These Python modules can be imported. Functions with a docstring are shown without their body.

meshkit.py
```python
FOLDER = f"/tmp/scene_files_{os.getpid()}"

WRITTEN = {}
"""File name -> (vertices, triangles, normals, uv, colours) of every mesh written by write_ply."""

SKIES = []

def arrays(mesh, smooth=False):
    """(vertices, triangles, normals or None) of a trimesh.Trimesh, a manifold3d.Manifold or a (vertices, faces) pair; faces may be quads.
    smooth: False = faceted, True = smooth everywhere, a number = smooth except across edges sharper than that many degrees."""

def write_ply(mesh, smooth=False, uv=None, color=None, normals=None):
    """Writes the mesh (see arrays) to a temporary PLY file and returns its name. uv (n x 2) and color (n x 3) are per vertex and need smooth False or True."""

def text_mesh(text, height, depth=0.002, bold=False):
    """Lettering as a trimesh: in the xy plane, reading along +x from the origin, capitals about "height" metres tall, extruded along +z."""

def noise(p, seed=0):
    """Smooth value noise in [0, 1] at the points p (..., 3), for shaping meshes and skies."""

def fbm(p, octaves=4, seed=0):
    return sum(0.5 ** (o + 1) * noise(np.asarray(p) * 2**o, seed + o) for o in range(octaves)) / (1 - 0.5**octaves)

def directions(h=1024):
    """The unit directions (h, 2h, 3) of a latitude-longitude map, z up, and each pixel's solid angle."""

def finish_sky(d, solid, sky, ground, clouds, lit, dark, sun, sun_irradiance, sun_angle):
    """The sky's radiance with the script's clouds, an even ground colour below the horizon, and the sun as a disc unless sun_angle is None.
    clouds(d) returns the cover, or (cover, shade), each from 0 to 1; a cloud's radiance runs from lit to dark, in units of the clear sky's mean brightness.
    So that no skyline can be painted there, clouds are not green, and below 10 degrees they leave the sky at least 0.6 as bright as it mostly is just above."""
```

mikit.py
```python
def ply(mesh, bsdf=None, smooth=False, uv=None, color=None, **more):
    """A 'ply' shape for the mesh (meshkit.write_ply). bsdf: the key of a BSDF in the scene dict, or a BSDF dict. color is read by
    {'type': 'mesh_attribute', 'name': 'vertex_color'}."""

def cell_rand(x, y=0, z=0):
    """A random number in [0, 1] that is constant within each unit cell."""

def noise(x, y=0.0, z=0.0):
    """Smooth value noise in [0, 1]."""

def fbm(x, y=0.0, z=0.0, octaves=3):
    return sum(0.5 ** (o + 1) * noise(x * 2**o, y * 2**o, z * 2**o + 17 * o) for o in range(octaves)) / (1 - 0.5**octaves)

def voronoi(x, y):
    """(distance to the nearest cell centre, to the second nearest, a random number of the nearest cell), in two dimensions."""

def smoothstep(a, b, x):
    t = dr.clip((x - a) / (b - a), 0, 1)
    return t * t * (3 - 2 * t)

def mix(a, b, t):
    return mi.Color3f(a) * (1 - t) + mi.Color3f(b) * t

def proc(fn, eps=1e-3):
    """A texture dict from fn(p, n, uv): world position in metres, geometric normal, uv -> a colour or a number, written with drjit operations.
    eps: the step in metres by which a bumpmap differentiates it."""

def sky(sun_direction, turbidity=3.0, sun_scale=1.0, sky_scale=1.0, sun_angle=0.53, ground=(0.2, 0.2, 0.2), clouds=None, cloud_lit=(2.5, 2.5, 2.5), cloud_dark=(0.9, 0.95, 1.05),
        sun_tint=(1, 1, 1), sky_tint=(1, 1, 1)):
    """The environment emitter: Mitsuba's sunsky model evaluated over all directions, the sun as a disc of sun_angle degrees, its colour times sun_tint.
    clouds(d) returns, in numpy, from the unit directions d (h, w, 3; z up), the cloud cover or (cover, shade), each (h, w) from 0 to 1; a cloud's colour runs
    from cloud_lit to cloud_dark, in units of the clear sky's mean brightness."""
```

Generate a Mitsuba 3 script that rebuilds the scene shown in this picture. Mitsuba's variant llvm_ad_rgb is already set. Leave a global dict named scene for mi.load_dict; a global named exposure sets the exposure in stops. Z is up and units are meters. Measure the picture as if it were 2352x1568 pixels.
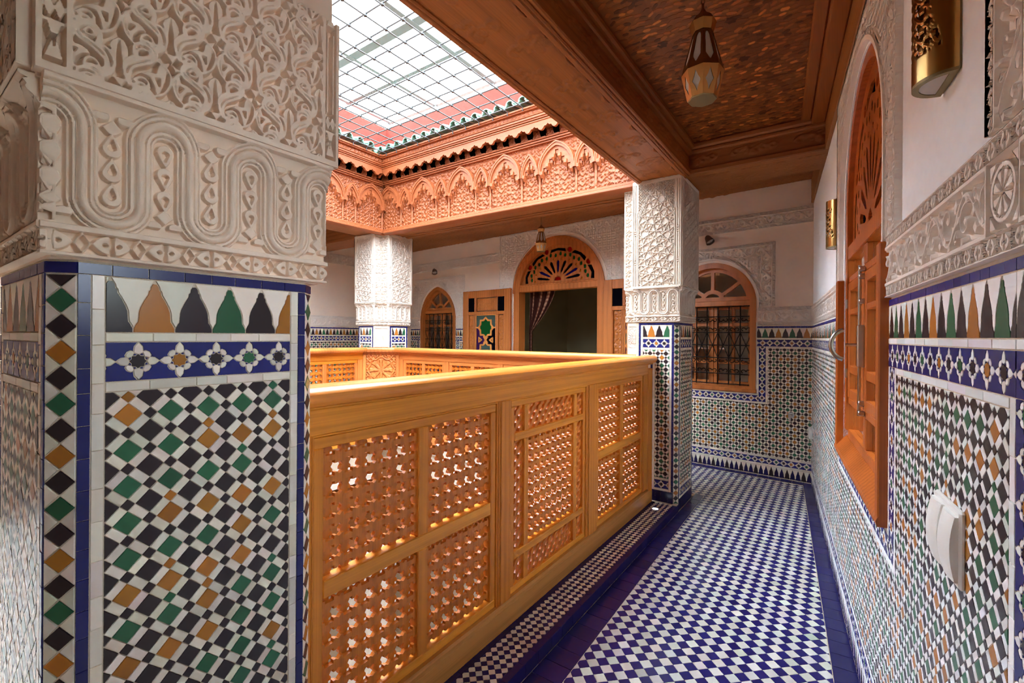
import math
import numpy as np, trimesh, mitsuba as mi, mapbox_earcut, shapely
from shapely.geometry import Polygon, box as sbox
from scipy import ndimage
import mikit, meshkit
from mikit import proc, noise, fbm, voronoi, cell_rand, smoothstep, mix
import drjit as dr
T = mi.ScalarTransform4f
scene, labels = {}, {}
rng = np.random.default_rng(7)

# ---------------------------------------------------------------- camera, sky, exposure
EYE = 1.35
YAW, ROLL = math.radians(35.24), 0.007
FW = np.array([-math.sin(YAW), math.cos(YAW), 0.0])
RT = np.array([math.cos(YAW), math.sin(YAW), 0.0])
UPV = -math.sin(ROLL) * RT + math.cos(ROLL) * np.array([0, 0, 1.0])
scene['camera'] = {'type': 'perspective', 'fov': 2 * math.degrees(math.atan(1176 / 1060.0)), 'fov_axis': 'x', 'near_clip': 0.02,
                   'principal_point_offset_y': 12 / 1568.0,
                   'to_world': T().look_at(origin=[0, 0, EYE], target=[FW[0], FW[1], EYE], up=UPV.tolist())}
exposure = 5.95
scene['sky'] = mikit.sky((0.3, -0.25, 0.92), turbidity=4.0, sun_scale=0.0, sky_scale=1.0, ground=(0.25, 0.22, 0.2),
                         clouds=lambda d: (np.ones(d.shape[:2]), np.clip(1 - d[..., 2] + .16 * (meshkit.fbm(d * 3.0, 3) - .5), 0, 1)), cloud_lit=(3.4, 3.9, 4.4), cloud_dark=(1.14, 1.3, 1.46))

# ---------------------------------------------------------------- small helpers
def lin(r, g, b):
    c = np.array([r, g, b]) / 255.0
    return np.where(c < 0.04045, c / 12.92, ((c + 0.055) / 1.055) ** 2.4)

def nxt(name, parent=None):
    base = f'{parent}__{name}' if parent else name
    if base not in scene and base not in labels and base not in USED:
        USED.add(base); return base
    k = COUNT.get(base, 0)
    while True:
        k += 1
        key = f'{base}_{k:03d}'
        if key not in USED and key not in scene:
            COUNT[base] = k; USED.add(key); return key
USED, COUNT = set(), {}

def tag(key, label=None, cat=None, group=None, kind=None):
    d = labels.setdefault(key, {})
    for k, v in (('label', label), ('category', cat), ('group', group), ('kind', kind)):
        if v: d[k] = v
    return key

def thing(name, label, cat, group=None):
    return tag(nxt(name), label, cat, group)

def outward(v, f):
    a, b, c = (v[f[:, k]] for k in range(3)); o = v.mean(0)
    return f if np.einsum('ij,ij->i', a - o, np.cross(b - o, c - o)).sum() >= 0 else f[:, ::-1]

def add(name, mesh, bsdf, parent=None, smooth=False, color=None):
    key = nxt(name, parent)
    scene[key] = mikit.ply(mesh, bsdf, smooth=smooth, color=color)
    return key

class Fr:
    """A local frame: u along U, v along V, w outwards along W."""
    def __init__(s, o, U, V, W):
        s.o, s.U, s.V, s.W = (np.asarray(a, float) for a in (o, U, V, W))
        if np.dot(np.cross(s.U, s.V), s.W) < 0: raise ValueError('left-handed frame')
    def pt(s, p):
        p = np.asarray(p, float)
        return s.o + p[..., 0:1] * s.U + p[..., 1:2] * s.V + p[..., 2:3] * s.W
    def shift(s, u=0, v=0, w=0):
        return Fr(s.pt(np.array([u, v, w])), s.U, s.V, s.W)

def wallframe(o, W):
    W = np.asarray(W, float) / np.linalg.norm(W); V = np.array([0, 0, 1.0])
    return Fr(o, np.cross(V, W), V, W)

class MB:
    """Collects pieces into one mesh, with a colour per vertex if any piece has one."""
    def __init__(s): s.v, s.f, s.c, s.n = [], [], [], 0
    def put(s, v, f, color=None):
        v = np.asarray(v, float); f = np.asarray(f, int)
        if f.shape[1] == 4: f = np.vstack([f[:, [0, 1, 2]], f[:, [0, 2, 3]]])
        s.v.append(v); s.f.append(f + s.n); s.n += len(v)
        if color is not None: s.c.append(np.broadcast_to(color, (len(v), 3)))
        return s
    def mesh(s): return np.vstack(s.v), np.vstack(s.f)
    def box(s, fr, u0, u1, v0, v1, w0, w1, ch=0.0):
        if ch <= 0:
            p = np.array([[a, b, c] for a in (u0, u1) for b in (v0, v1) for c in (w0, w1)], float)
            q = np.array([[0, 1, 3, 2], [4, 6, 7, 5], [0, 4, 5, 1], [2, 3, 7, 6], [0, 2, 6, 4], [1, 5, 7, 3]])
            return s.put(fr.pt(p), q)
        lo, hi = np.array([u0, v0, w0]), np.array([u1, v1, w1])
        ch = min(ch, 0.45 * (hi - lo).min())
        P = []
        for ax in range(3):
            for sx in (0, 1):
                for sy in (0, 1):
                    for sz in (0, 1):
                        c = [lo[0] + ch if sx == 0 else hi[0] - ch, lo[1] + ch if sy == 0 else hi[1] - ch, lo[2] + ch if sz == 0 else hi[2] - ch]
                        c[ax] = lo[ax] if (sx, sy, sz)[ax] == 0 else hi[ax]
                        P.append(c)
        h = trimesh.convex.convex_hull(np.array(P), qhull_options='QJ') if False else None
        return s.put(fr.pt(np.array(P)), CHB)
    def extr(s, fr, poly, w0, w1, color=None):
        """A (possibly holed) polygon in (u, v), from depth w0 out to w1."""
        for g in getattr(poly, 'geoms', [poly]):
            if g.is_empty or g.geom_type != 'Polygon': continue
            rings = [np.array(r.coords)[:-1] for r in (g.exterior, *g.interiors)]
            if not g.exterior.is_ccw: rings[0] = rings[0][::-1]
            rings[1:] = [r if not shapely.LinearRing(r).is_ccw else r[::-1] for r in rings[1:]]
            P = np.vstack(rings); n = len(P)
            t = mapbox_earcut.triangulate_float64(P, np.cumsum([len(r) for r in rings]).astype(np.uint32)).reshape(-1, 3).astype(int)
            a, b, c = (P[t[:, k]] for k in range(3))
            area = (b - a)[:, 0] * (c - a)[:, 1] - (b - a)[:, 1] * (c - a)[:, 0]
            t = np.where(area[:, None] < 0, t[:, ::-1], t)
            v = np.vstack([np.c_[P, np.full(n, w1)], np.c_[P, np.full(n, w0)]])
            f = [t, t[:, ::-1] + n]; k = 0
            for r in rings:
                i = np.arange(len(r)); j = (i + 1) % len(r)
                f += [np.c_[i + k + n, j + k + n, j + k], np.c_[i + k + n, j + k, i + k]]
                k += len(r)
            s.put(fr.pt(v), np.vstack(f), color)
        return s
    def sweep(s, pts, prof, closed=False, up=(0, 0, 1)):
        """Sweeps a closed profile (a, b) along 3-D points; a is sideways, b is along up."""
        pts = np.asarray(pts, float); up = np.asarray(up, float)
        t = np.gradient(pts, axis=0) if not closed else np.roll(pts, -1, 0) - np.roll(pts, 1, 0)
        t /= np.linalg.norm(t, axis=1, keepdims=True)
        side = np.cross(t, up); side /= np.linalg.norm(side, axis=1, keepdims=True)
        upp = np.cross(side, t)
        m, n = len(prof), len(pts); prof = np.asarray(prof, float)
        v = (pts[:, None] + prof[None, :, 0:1] * side[:, None] + prof[None, :, 1:2] * upp[:, None]).reshape(-1, 3)
        f = []
        for i in range(n if closed else n - 1):
            a, b = i * m, ((i + 1) % n) * m
            k = np.arange(m); l = (k + 1) % m
            f.append(np.c_[a + k, a + l, b + l, b + k])
        f = np.vstack(f); f = np.vstack([f[:, [0, 1, 2]], f[:, [0, 2, 3]]])
        if not closed:
            k = np.arange(1, m - 1)
            f = np.vstack([f, np.c_[0 * k, k + 1, k], np.c_[0 * k, k, k + 1] + (n - 1) * m])
        return s.put(v, outward(v, f))
    def tube(s, p0, p1, r, n=8):
        p0, p1 = np.asarray(p0, float), np.asarray(p1, float)
        a = np.linspace(0, 2 * np.pi, n, endpoint=False)
        d = (p1 - p0) / np.linalg.norm(p1 - p0)
        return s.sweep([p0, p1], np.c_[np.cos(a), np.sin(a)] * r, up=(0, 0, 1) if abs(d[2]) < .9 else (1, 0, 0))
    def lathe(s, o, prof, n=16, a0=0.0, axis=(0, 0, 1)):
        """prof: (radius, height) from bottom to top about a vertical axis."""
        prof = np.asarray(prof, float); m = len(prof)
        a = a0 + np.arange(n) * 2 * np.pi / n
        v = np.stack([prof[None, :, 0] * np.cos(a)[:, None], prof[None, :, 0] * np.sin(a)[:, None], np.broadcast_to(prof[None, :, 1], (n, m))], -1)
        if axis != (0, 0, 1):
            z = np.asarray(axis, float) / np.linalg.norm(axis); x = np.cross(z, [0, 0, 1.0] if abs(z[2]) < .9 else [1.0, 0, 0]); x /= np.linalg.norm(x)
            v = v[..., 0:1] * x + v[..., 1:2] * np.cross(z, x) + v[..., 2:3] * z
        v = np.asarray(o, float) + v.reshape(-1, 3)
        i, j = np.meshgrid(np.arange(n), np.arange(m - 1), indexing='ij')
        q = np.stack([i * m + j, ((i + 1) % n) * m + j, ((i + 1) % n) * m + j + 1, i * m + j + 1], -1).reshape(-1, 4)
        q = np.vstack([q[:, [0, 1, 2]], q[:, [0, 2, 3]]])
        return s.put(v, outward(v, q))

def _chb():
    """Faces of a chamfered box: 24 points, one per (axis, corner)."""
    idx = lambda ax, sx, sy, sz: ax * 8 + sx * 4 + sy * 2 + sz
    P = np.zeros((24, 3))
    for ax in range(3):
        for b in range(8):
            s = np.array([(b >> 2) & 1, (b >> 1) & 1, b & 1], float); c = np.where(s == 0, .1, .9); c[ax] = s[ax]; P[ax * 8 + b] = c
    from scipy.spatial import ConvexHull
    h = ConvexHull(P); F = h.simplices.copy()
    for k, f in enumerate(F):
        nn = np.cross(P[f[1]] - P[f[0]], P[f[2]] - P[f[0]])
        if np.dot(nn, P[f].mean(0) - .5) < 0: F[k] = f[::-1]
    return F
CHB = _chb()

def solid(name, boxes, bsdf, parent=None, fr=None, ch=0.0, smooth=False):
    m = MB()
    for b in boxes: m.box(fr or WORLD, *b, ch=ch)
    return add(name, m.mesh(), bsdf, parent, smooth)
WORLD = Fr([0, 0, 0], [1, 0, 0], [0, 1, 0], [0, 0, 1])

def grid_mesh(fr, u, v, h):
    """A height field over the 1-D arrays u, v, with skirts back to its lowest depth."""
    U, Vv = np.meshgrid(u, v, indexing='ij'); nu, nv = U.shape
    P = np.stack([U, Vv, h], -1).reshape(-1, 3)
    i, j = np.meshgrid(np.arange(nu - 1), np.arange(nv - 1), indexing='ij')
    a = i * nv + j
    q = np.stack([a, a + nv, a + nv + 1, a + 1], -1).reshape(-1, 4)
    return fr.pt(P), q

def dist_poly(P, pts, closed=False):
    pts = np.asarray(pts, float)
    if closed: pts = np.vstack([pts, pts[:1]])
    d = np.full(P.shape[:-1], 1e9)
    for a, b in zip(pts[:-1], pts[1:]):
        ab = b - a; L = ab @ ab + 1e-18
        t = np.clip(((P - a) @ ab) / L, 0, 1)
        q = P - a - t[..., None] * ab
        d = np.minimum(d, (q ** 2).sum(-1))
    return np.sqrt(d)

def spline(pts, n=5, closed=False):
    """Catmull-Rom through the points."""
    p = np.asarray(pts, float)
    e = np.vstack([p[-1:], p, p[:2]]) if closed else np.vstack([2 * p[0] - p[1], p, 2 * p[-1] - p[-2]])
    out = []
    for k in range(len(e) - 3):
        a, b, c, d = e[k:k + 4]
        for t in np.linspace(0, 1, n, endpoint=False):
            out.append(.5 * (2 * b + (c - a) * t + (2 * a - 5 * b + 4 * c - d) * t * t + (3 * b - a - 3 * c + d) * t ** 3))
    if not closed: out.append(p[-1])
    return np.array(out)

class Motif:
    """A periodic carving (pw x ph metres): 1 on the face, 0 on the ground, with bevelled edges."""
    def __init__(s, pw, ph, res):
        s.pw, s.ph = pw, ph
        s.nx, s.ny = int(round(pw / res)), int(round(ph / res)); s.res = pw / s.nx
        x, y = (np.arange(s.nx) + .5) * pw / s.nx, (np.arange(s.ny) + .5) * ph / s.ny
        s.P = np.stack(np.meshgrid(x, y, indexing='ij'), -1); s.h = np.zeros(s.P.shape[:2])
    def _wrap(s, pts, fn, pad):
        pts = np.asarray(pts, float)
        lo, hi = pts.min(0) - pad, pts.max(0) + pad
        for i in range(int(np.floor(-hi[0] / s.pw)), int(np.ceil((s.pw - lo[0]) / s.pw)) + 1):
            for j in range(int(np.floor(-hi[1] / s.ph)), int(np.ceil((s.ph - lo[1]) / s.ph)) + 1):
                o = np.array([i * s.pw, j * s.ph])
                a = np.clip(np.floor((lo + o) / [s.pw / s.nx, s.ph / s.ny]).astype(int), 0, [s.nx, s.ny])
                b = np.clip(np.ceil((hi + o) / [s.pw / s.nx, s.ph / s.ny]).astype(int), 0, [s.nx, s.ny])
                if (b > a).all():
                    sl = (slice(a[0], b[0]), slice(a[1], b[1]))
                    s.h[sl] = fn(s.h[sl], s.P[sl], pts + o)
    def stroke(s, pts, w, bev=.0012, top=1.0, closed=False):
        def fn(h, P, q): return np.maximum(h, top * np.clip((w + bev - dist_poly(P, q, closed)) / bev, 0, 1))
        s._wrap(pts, fn, w + bev); return s
    def fill(s, pts, bev=.0012, top=1.0, hole=None, holes=()):
        def fn(h, P, q):
            d = dist_poly(P, q, True); ins = shapely.contains_xy(Polygon(q), P[..., 0], P[..., 1])
            return np.maximum(h, top * np.clip((np.where(ins, d, -d) + bev) / bev, 0, 1))
        s._wrap(pts, fn, bev * 2); return s
    def cut(s, pts, bev=.0012, floor=0.0):
        def fn(h, P, q):
            d = dist_poly(P, q, True); ins = shapely.contains_xy(Polygon(q), P[..., 0], P[..., 1])
            return np.minimum(h, floor + (1 - floor) * np.clip(np.where(ins, -d, d) / bev, 0, 1))
        s._wrap(pts, fn, bev * 2); return s
    def groove(s, pts, w, bev=.001, floor=0.3):
        def fn(h, P, q): return np.minimum(h, np.clip(floor + (dist_poly(P, q) - w) / bev * (1 - floor), floor, 1))
        s._wrap(pts, fn, w + bev); return s
    def at(s, u, v):
        """Sampled at arrays u, v (metres), repeated without end."""
        x, y = u / s.pw * s.nx - .5, v / s.ph * s.ny - .5
        return ndimage.map_coordinates(s.h, [x, y], order=1, mode='grid-wrap')

def relief(name, fr, u0, u1, v0, v1, step, hfun, bsdf, parent=None, keep=None, smooth=True, rim=True):
    u = np.linspace(u0, u1, max(3, int(round((u1 - u0) / step)) + 1)); v = np.linspace(v0, v1, max(3, int(round((v1 - v0) / step)) + 1))
    U, Vv = np.meshgrid(u, v, indexing='ij')
    h = hfun(U, Vv)
    if rim:
        lo = min(h.min(), 0) - .004
        h = h.copy()
        for sl in (np.s_[0, :], np.s_[-1, :], np.s_[:, 0], np.s_[:, -1]): h[sl] = lo
        U[0] = U[1]; U[-1] = U[-2]; Vv[:, 0] = Vv[:, 1]; Vv[:, -1] = Vv[:, -2]
    nu, nv = U.shape
    i, j = np.meshgrid(np.arange(nu - 1), np.arange(nv - 1), indexing='ij'); a = i * nv + j
    q = np.stack([a, a + nv, a + nv + 1, a + 1], -1).reshape(-1, 4)
    if keep is not None:
        k = keep((U[:-1, :-1] + U[1:, 1:]) / 2, (Vv[:-1, :-1] + Vv[1:, 1:]) / 2).reshape(-1); q = q[k]
    P = fr.pt(np.stack([U, Vv, h], -1).reshape(-1, 3))
    used = np.unique(q); mp = np.zeros(len(P), int); mp[used] = np.arange(len(used))
    return add(name, (P[used], mp[q]), bsdf, parent, smooth)

# ---------------------------------------------------------------- materials
def wood(key, axis, light, dark, rough=.38, freq=1.0, bump=.0004, spec=.5, coat=0.0):
    light, dark = mi.Color3f(*map(float, light)), mi.Color3f(*map(float, dark))
    def coords(p):
        a = (p.x, p.y, p.z)[axis]; b, c = [(p.y, p.z), (p.x, p.z), (p.x, p.y)][axis]
        return a, b, c
    def col(p, n, uv):
        a, b, c = coords(p)
        wob = 0.024 * noise(a * 1.9, b * 4, c * 4)
        r = dr.sqrt(dr.square(b + .31 + wob) + dr.square(c + .17 + wob)) * 95 * freq
        ring = .5 + .5 * dr.sin(r * 2.2)
        fib = noise(a * 6, b * 260 * freq, c * 260 * freq)
        big = noise(a * 1.4, b * 6, c * 6)
        t = dr.clip(.25 + .28 * ring * ring + .35 * (fib - .5) + .8 * (big - .5), 0, 1)
        return light * (1 - t) + dark * t
    scene[key] = {'type': 'principled', 'base_color': proc(col), 'roughness': rough, 'specular': spec, 'clearcoat': coat, 'clearcoat_gloss': .8}
    return key

wood('wood_along_y', 1, lin(226, 146, 48), lin(186, 102, 28), rough=.33)
wood('wood_handrail', 1, lin(226, 140, 52), lin(190, 104, 34), rough=.3, coat=1.0)
wood('wood_along_z', 2, lin(220, 138, 46), lin(178, 94, 26), rough=.36)
wood('wood_along_x', 0, lin(214, 132, 66), lin(170, 90, 40), rough=.36)
wood('cedar_fascia', 0, lin(154, 82, 42), lin(132, 66, 32), rough=.55)
wood('cedar_dark', 1, lin(134, 76, 34), lin(96, 50, 20), rough=.5, spec=.3)
wood('cedar_ceiling', 1, lin(154, 88, 40), lin(110, 58, 24), rough=.5, spec=.3)
wood('cedar_plain', 0, lin(158, 98, 56), lin(116, 66, 34), rough=.5, spec=.3)
wood('wood_window', 2, lin(184, 96, 36), lin(136, 62, 22), rough=.34)
wood('wood_lattice', 2, lin(208, 120, 38), lin(164, 82, 24), rough=.3, coat=.6)

def plaster(key, c, var=.06, rough=.9, f=3.0):
    c = mi.Color3f(*map(float, c))
    def col(p, n, uv):
        return c * (1 - var * 2 * (noise(p.x * f * 2, p.y * f * 2, p.z * f * 2) - .35) - .04 * noise(p.x * 60, p.y * 60, p.z * 60))
    scene[key] = {'type': 'principled', 'base_color': proc(col), 'roughness': rough, 'specular': .25}
    return key
plaster('stucco', lin(214, 200, 184), .08)  # colour darkened to hold back the strong skylight on the far pillars
plaster('stucco_near_brightened', lin(234, 214, 192), .10)  # same stucco, colour brightened to make up for weak light on the near pillar
plaster('plaster_cool_lit', lin(232, 240, 244), .03)  # cool daylight on the right wall put into the plaster colour
plaster('plaster_far', lin(240, 226, 210), .03)
plaster('plaster_red', lin(122, 56, 46), .08)
plaster('marble_white', lin(236, 232, 224), .04, rough=.5)
plaster('plaster_shade', lin(170, 160, 148), .05)
plaster('grout', lin(205, 190, 168), .12)
plaster('room_olive', lin(150, 140, 112), .05)
scene['wood_chip'] = {'type': 'principled', 'base_color': {'type': 'mesh_attribute', 'name': 'vertex_color'}, 'roughness': .5, 'specular': .3}
scene['zellige'] = {'type': 'principled', 'base_color': {'type': 'mesh_attribute', 'name': 'vertex_color'}, 'roughness': .22, 'specular': .5}
scene['zellige_far'] = {'type': 'principled', 'base_color': {'type': 'mesh_attribute', 'name': 'vertex_color'}, 'roughness': .3, 'specular': .5}
def metal(key, c, rough=.3):
    scene[key] = {'type': 'principled', 'base_color': {'type': 'rgb', 'value': list(map(float, c))}, 'metallic': 1.0, 'roughness': rough}
metal('brass', lin(190, 150, 90), .28); metal('brass_aged', lin(140, 100, 56), .42); metal('iron_black', lin(40, 36, 34), .5); metal('steel', lin(190, 190, 188), .25)
scene['steel_paint'] = {'type': 'principled', 'base_color': {'type': 'rgb', 'value': lin(128, 144, 148).tolist()}, 'roughness': .5}
scene['iron_paint'] = {'type': 'principled', 'base_color': {'type': 'rgb', 'value': lin(62, 66, 66).tolist()}, 'roughness': .5}
scene['glass_pane'] = {'type': 'thindielectric', 'int_ior': 1.5}
def flat(key, c, rough=.6, **k):
    scene[key] = {'type': 'principled', 'base_color': {'type': 'rgb', 'value': list(map(float, c))}, 'roughness': rough, **k}
flat('frosted', lin(190, 184, 176), .6); flat('white_plastic', lin(236, 236, 230), .35); flat('tile_green', lin(92, 138, 118), .18); flat('tile_clay', lin(190, 200, 180), .4)
for nm, c in (('green', (40, 120, 60)), ('red', (190, 30, 20)), ('blue', (40, 30, 130)), ('amber', (220, 150, 30)), ('clear', (110, 130, 120)), ('violet', (90, 50, 110)), ('dark', (22, 20, 30))):
    scene['stained_' + nm] = {'type': 'principledthin', 'base_color': {'type': 'rgb', 'value': lin(*c).tolist()}, 'roughness': .12, 'diff_trans': 1.2, 'spec_trans': .0, 'eta': 1.5}

WHITE_COOL_LIT = lin(238, 241, 240)  # white glaze, cool daylight of the right wall put into its colour
WHITE, BLACK, GREEN, OCHRE, BLUE, NAVY = lin(226, 219, 203), lin(46, 38, 42), lin(46, 98, 68), lin(172, 110, 44), lin(36, 40, 104), lin(32, 30, 92)
# ---------------------------------------------------------------- the plan of the house
S_ = -0.0957
PC = np.array([-0.19, 5.10, 0.0])                          # far right corner of the gallery
RW = wallframe(PC, [-1, S_, 0])                             # right wall, u towards the camera
FWL = wallframe(PC, [S_, -1, 0])                            # far wall, u negative to the left
WW = wallframe([-6.3, 0, 0], [1, 0, 0])                     # west wall, u = y
NW = wallframe([0, -1.15, 0], [0, 1, 0])                    # wall behind the camera, u = -x
HX0, HX1, HY0, HY1 = -4.72, -1.27, 0.45, 3.82               # the open court
SOFFIT, CEIL = 2.60, 2.83
def rwx(y): return PC[0] + S_ * (y - PC[1])
def fwy(x): return PC[1] - 0.0957 * (x - PC[0])

def project(p):
    v = np.asarray(p, float) - [0, 0, EYE]; z = v @ FW; x = v @ RT / np.maximum(z, 1e-6); y = v[..., 2] / np.maximum(z, 1e-6)
    c, s = math.cos(ROLL), math.sin(ROLL)
    return 1176 + 1060 * (c * x + s * y), 772 - 1060 * (-s * x + c * y), z
def in_view(p, m=30):
    x, y, z = project(p)
    return (z > .05) & (x > -m) & (x < 2352 + m) & (y > -m) & (y < 1568 + m)

def structure(name, label=None, cat=None):
    return tag(nxt(name), label, cat, kind='structure')

# floor slab: a ring round the court
FLOOR = structure('floor', 'gallery floor of small blue and white checker tiles with a dark blue border', 'floor')
solid('slab', [(-6.5, 1.0, -1.4, HY0, -.30, -.012), (-6.5, 1.0, HY1, 6.2, -.30, -.012), (-6.5, HX0, HY0, HY1, -.30, -.012), (HX1, 1.0, HY0, HY1, -.30, -.012)], 'grout', FLOOR)

def walls():
    def hole_wall(name, fr, u0, u1, v1, holes, m, label):
        key = structure(name, label, 'wall')
        P = sbox(u0, -.02, u1, v1)
        for h in holes: P = P.difference(h)
        mb = MB(); mb.extr(fr, P, -.22, 0.0)
        add('plaster', mb.mesh(), m, key); return key
    return hole_wall
hole_wall = walls()

def arch_poly(u0, u1, v0, vs, apex, n=24, point=.0):
    """A round or pointed arched opening: straight to vs, then two arcs that meet at the apex."""
    if v0 >= vs: return arch_poly(u0, u1, vs - 1, vs, apex, n).intersection(sbox(u0 - 1, v0, u1 + 1, apex + 1))
    c = (u0 + u1) / 2; w = (u1 - u0) / 2; h = apex - vs
    R = (w * w + h * h) / (2 * w) if h >= w else None
    t = np.linspace(0, 1, n)
    if R:                                                   # pointed: each arc is centred on the springing line
        a = np.arcsin(np.clip(h / R, -1, 1)) * t
        right = np.c_[u1 - R + R * np.cos(a), vs + R * np.sin(a)]
    else:
        a = np.pi / 2 * t
        right = np.c_[c + w * np.cos(a), vs + h * np.sin(a)]
    left = np.c_[2 * c - right[::-1, 0], right[::-1, 1]][1:]
    return Polygon(np.vstack([[u0, v0], [u1, v0], right, left]))

# window and door openings, in each wall's own (u, z)
WIN_R = arch_poly(2.25, 3.30, .83, 1.95, 2.48)              # window in the right wall
WIN_F = arch_poly(-1.345, -.48, .81, 1.70, 2.135)           # window in the far wall, by the corner
WIN_L = arch_poly(-5.77, -4.88, .81, 1.62, 2.17)            # window in the far wall, far left
DOOR_F = arch_poly(-3.634, -2.168, -.02, 1.96, 2.68)        # big arched double door in the far wall
WIN_ADDED = sbox(4.42, 1.30, 4.84, 2.25)                          # an added, unseen window beside the camera, put in to light the near pillar
WALL_R = hole_wall('wall_right', RW, -.22, 6.6, 3.2, [WIN_R, WIN_ADDED], 'plaster_cool_lit', 'white plaster wall with a tiled and carved dado along the gallery')
WALL_F = hole_wall('wall_far', FWL, -6.3, .2, 3.2, [WIN_F, WIN_L, DOOR_F], 'plaster_far', 'white plaster wall with a tiled dado at the far end of the gallery')
WALL_W = hole_wall('wall_left', WW, -1.4, 6.2, 3.2, [], 'plaster_far', 'white plaster wall across the court, behind the far pillar')
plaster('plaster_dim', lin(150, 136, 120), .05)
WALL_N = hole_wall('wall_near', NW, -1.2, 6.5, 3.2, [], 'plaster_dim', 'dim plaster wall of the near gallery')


# roof slab over the galleries, and the storeys around
CEILING = structure('ceiling', 'dark carved cedar ceiling of the gallery with boxed beams', 'ceiling')
R0, R1, R2, R3 = -4.50, -1.338, .78, 3.66                   # the court at ceiling level
solid('slab', [(-6.6, 1.1, -1.5, R2, CEIL, 2.9), (-6.6, 1.1, R3 + .12, 6.3, CEIL, 3.1), (-6.6, R0 - .12, R2, R3 + .12, CEIL, 3.1), (R1 + .12, 1.1, R2, R3 + .12, CEIL, 2.9)], 'cedar_plain', CEILING)
LOWER = structure('wall_lower', 'walls of the storey below the gallery, seen through the lattice', 'wall')
solid('carved_fascia', [(HX0 - .1, HX0, HY0, HY1, -1.25, -.30), (HX1, HX1 + .1, HY0, HY1, -1.25, -.30), (HX0 - .1, HX1 + .1, HY1, HY1 + .1, -1.25, -.30), (HX0 - .1, HX1 + .1, HY0 - .1, HY0, -1.25, -.30)], 'cedar_dark', LOWER)
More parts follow.
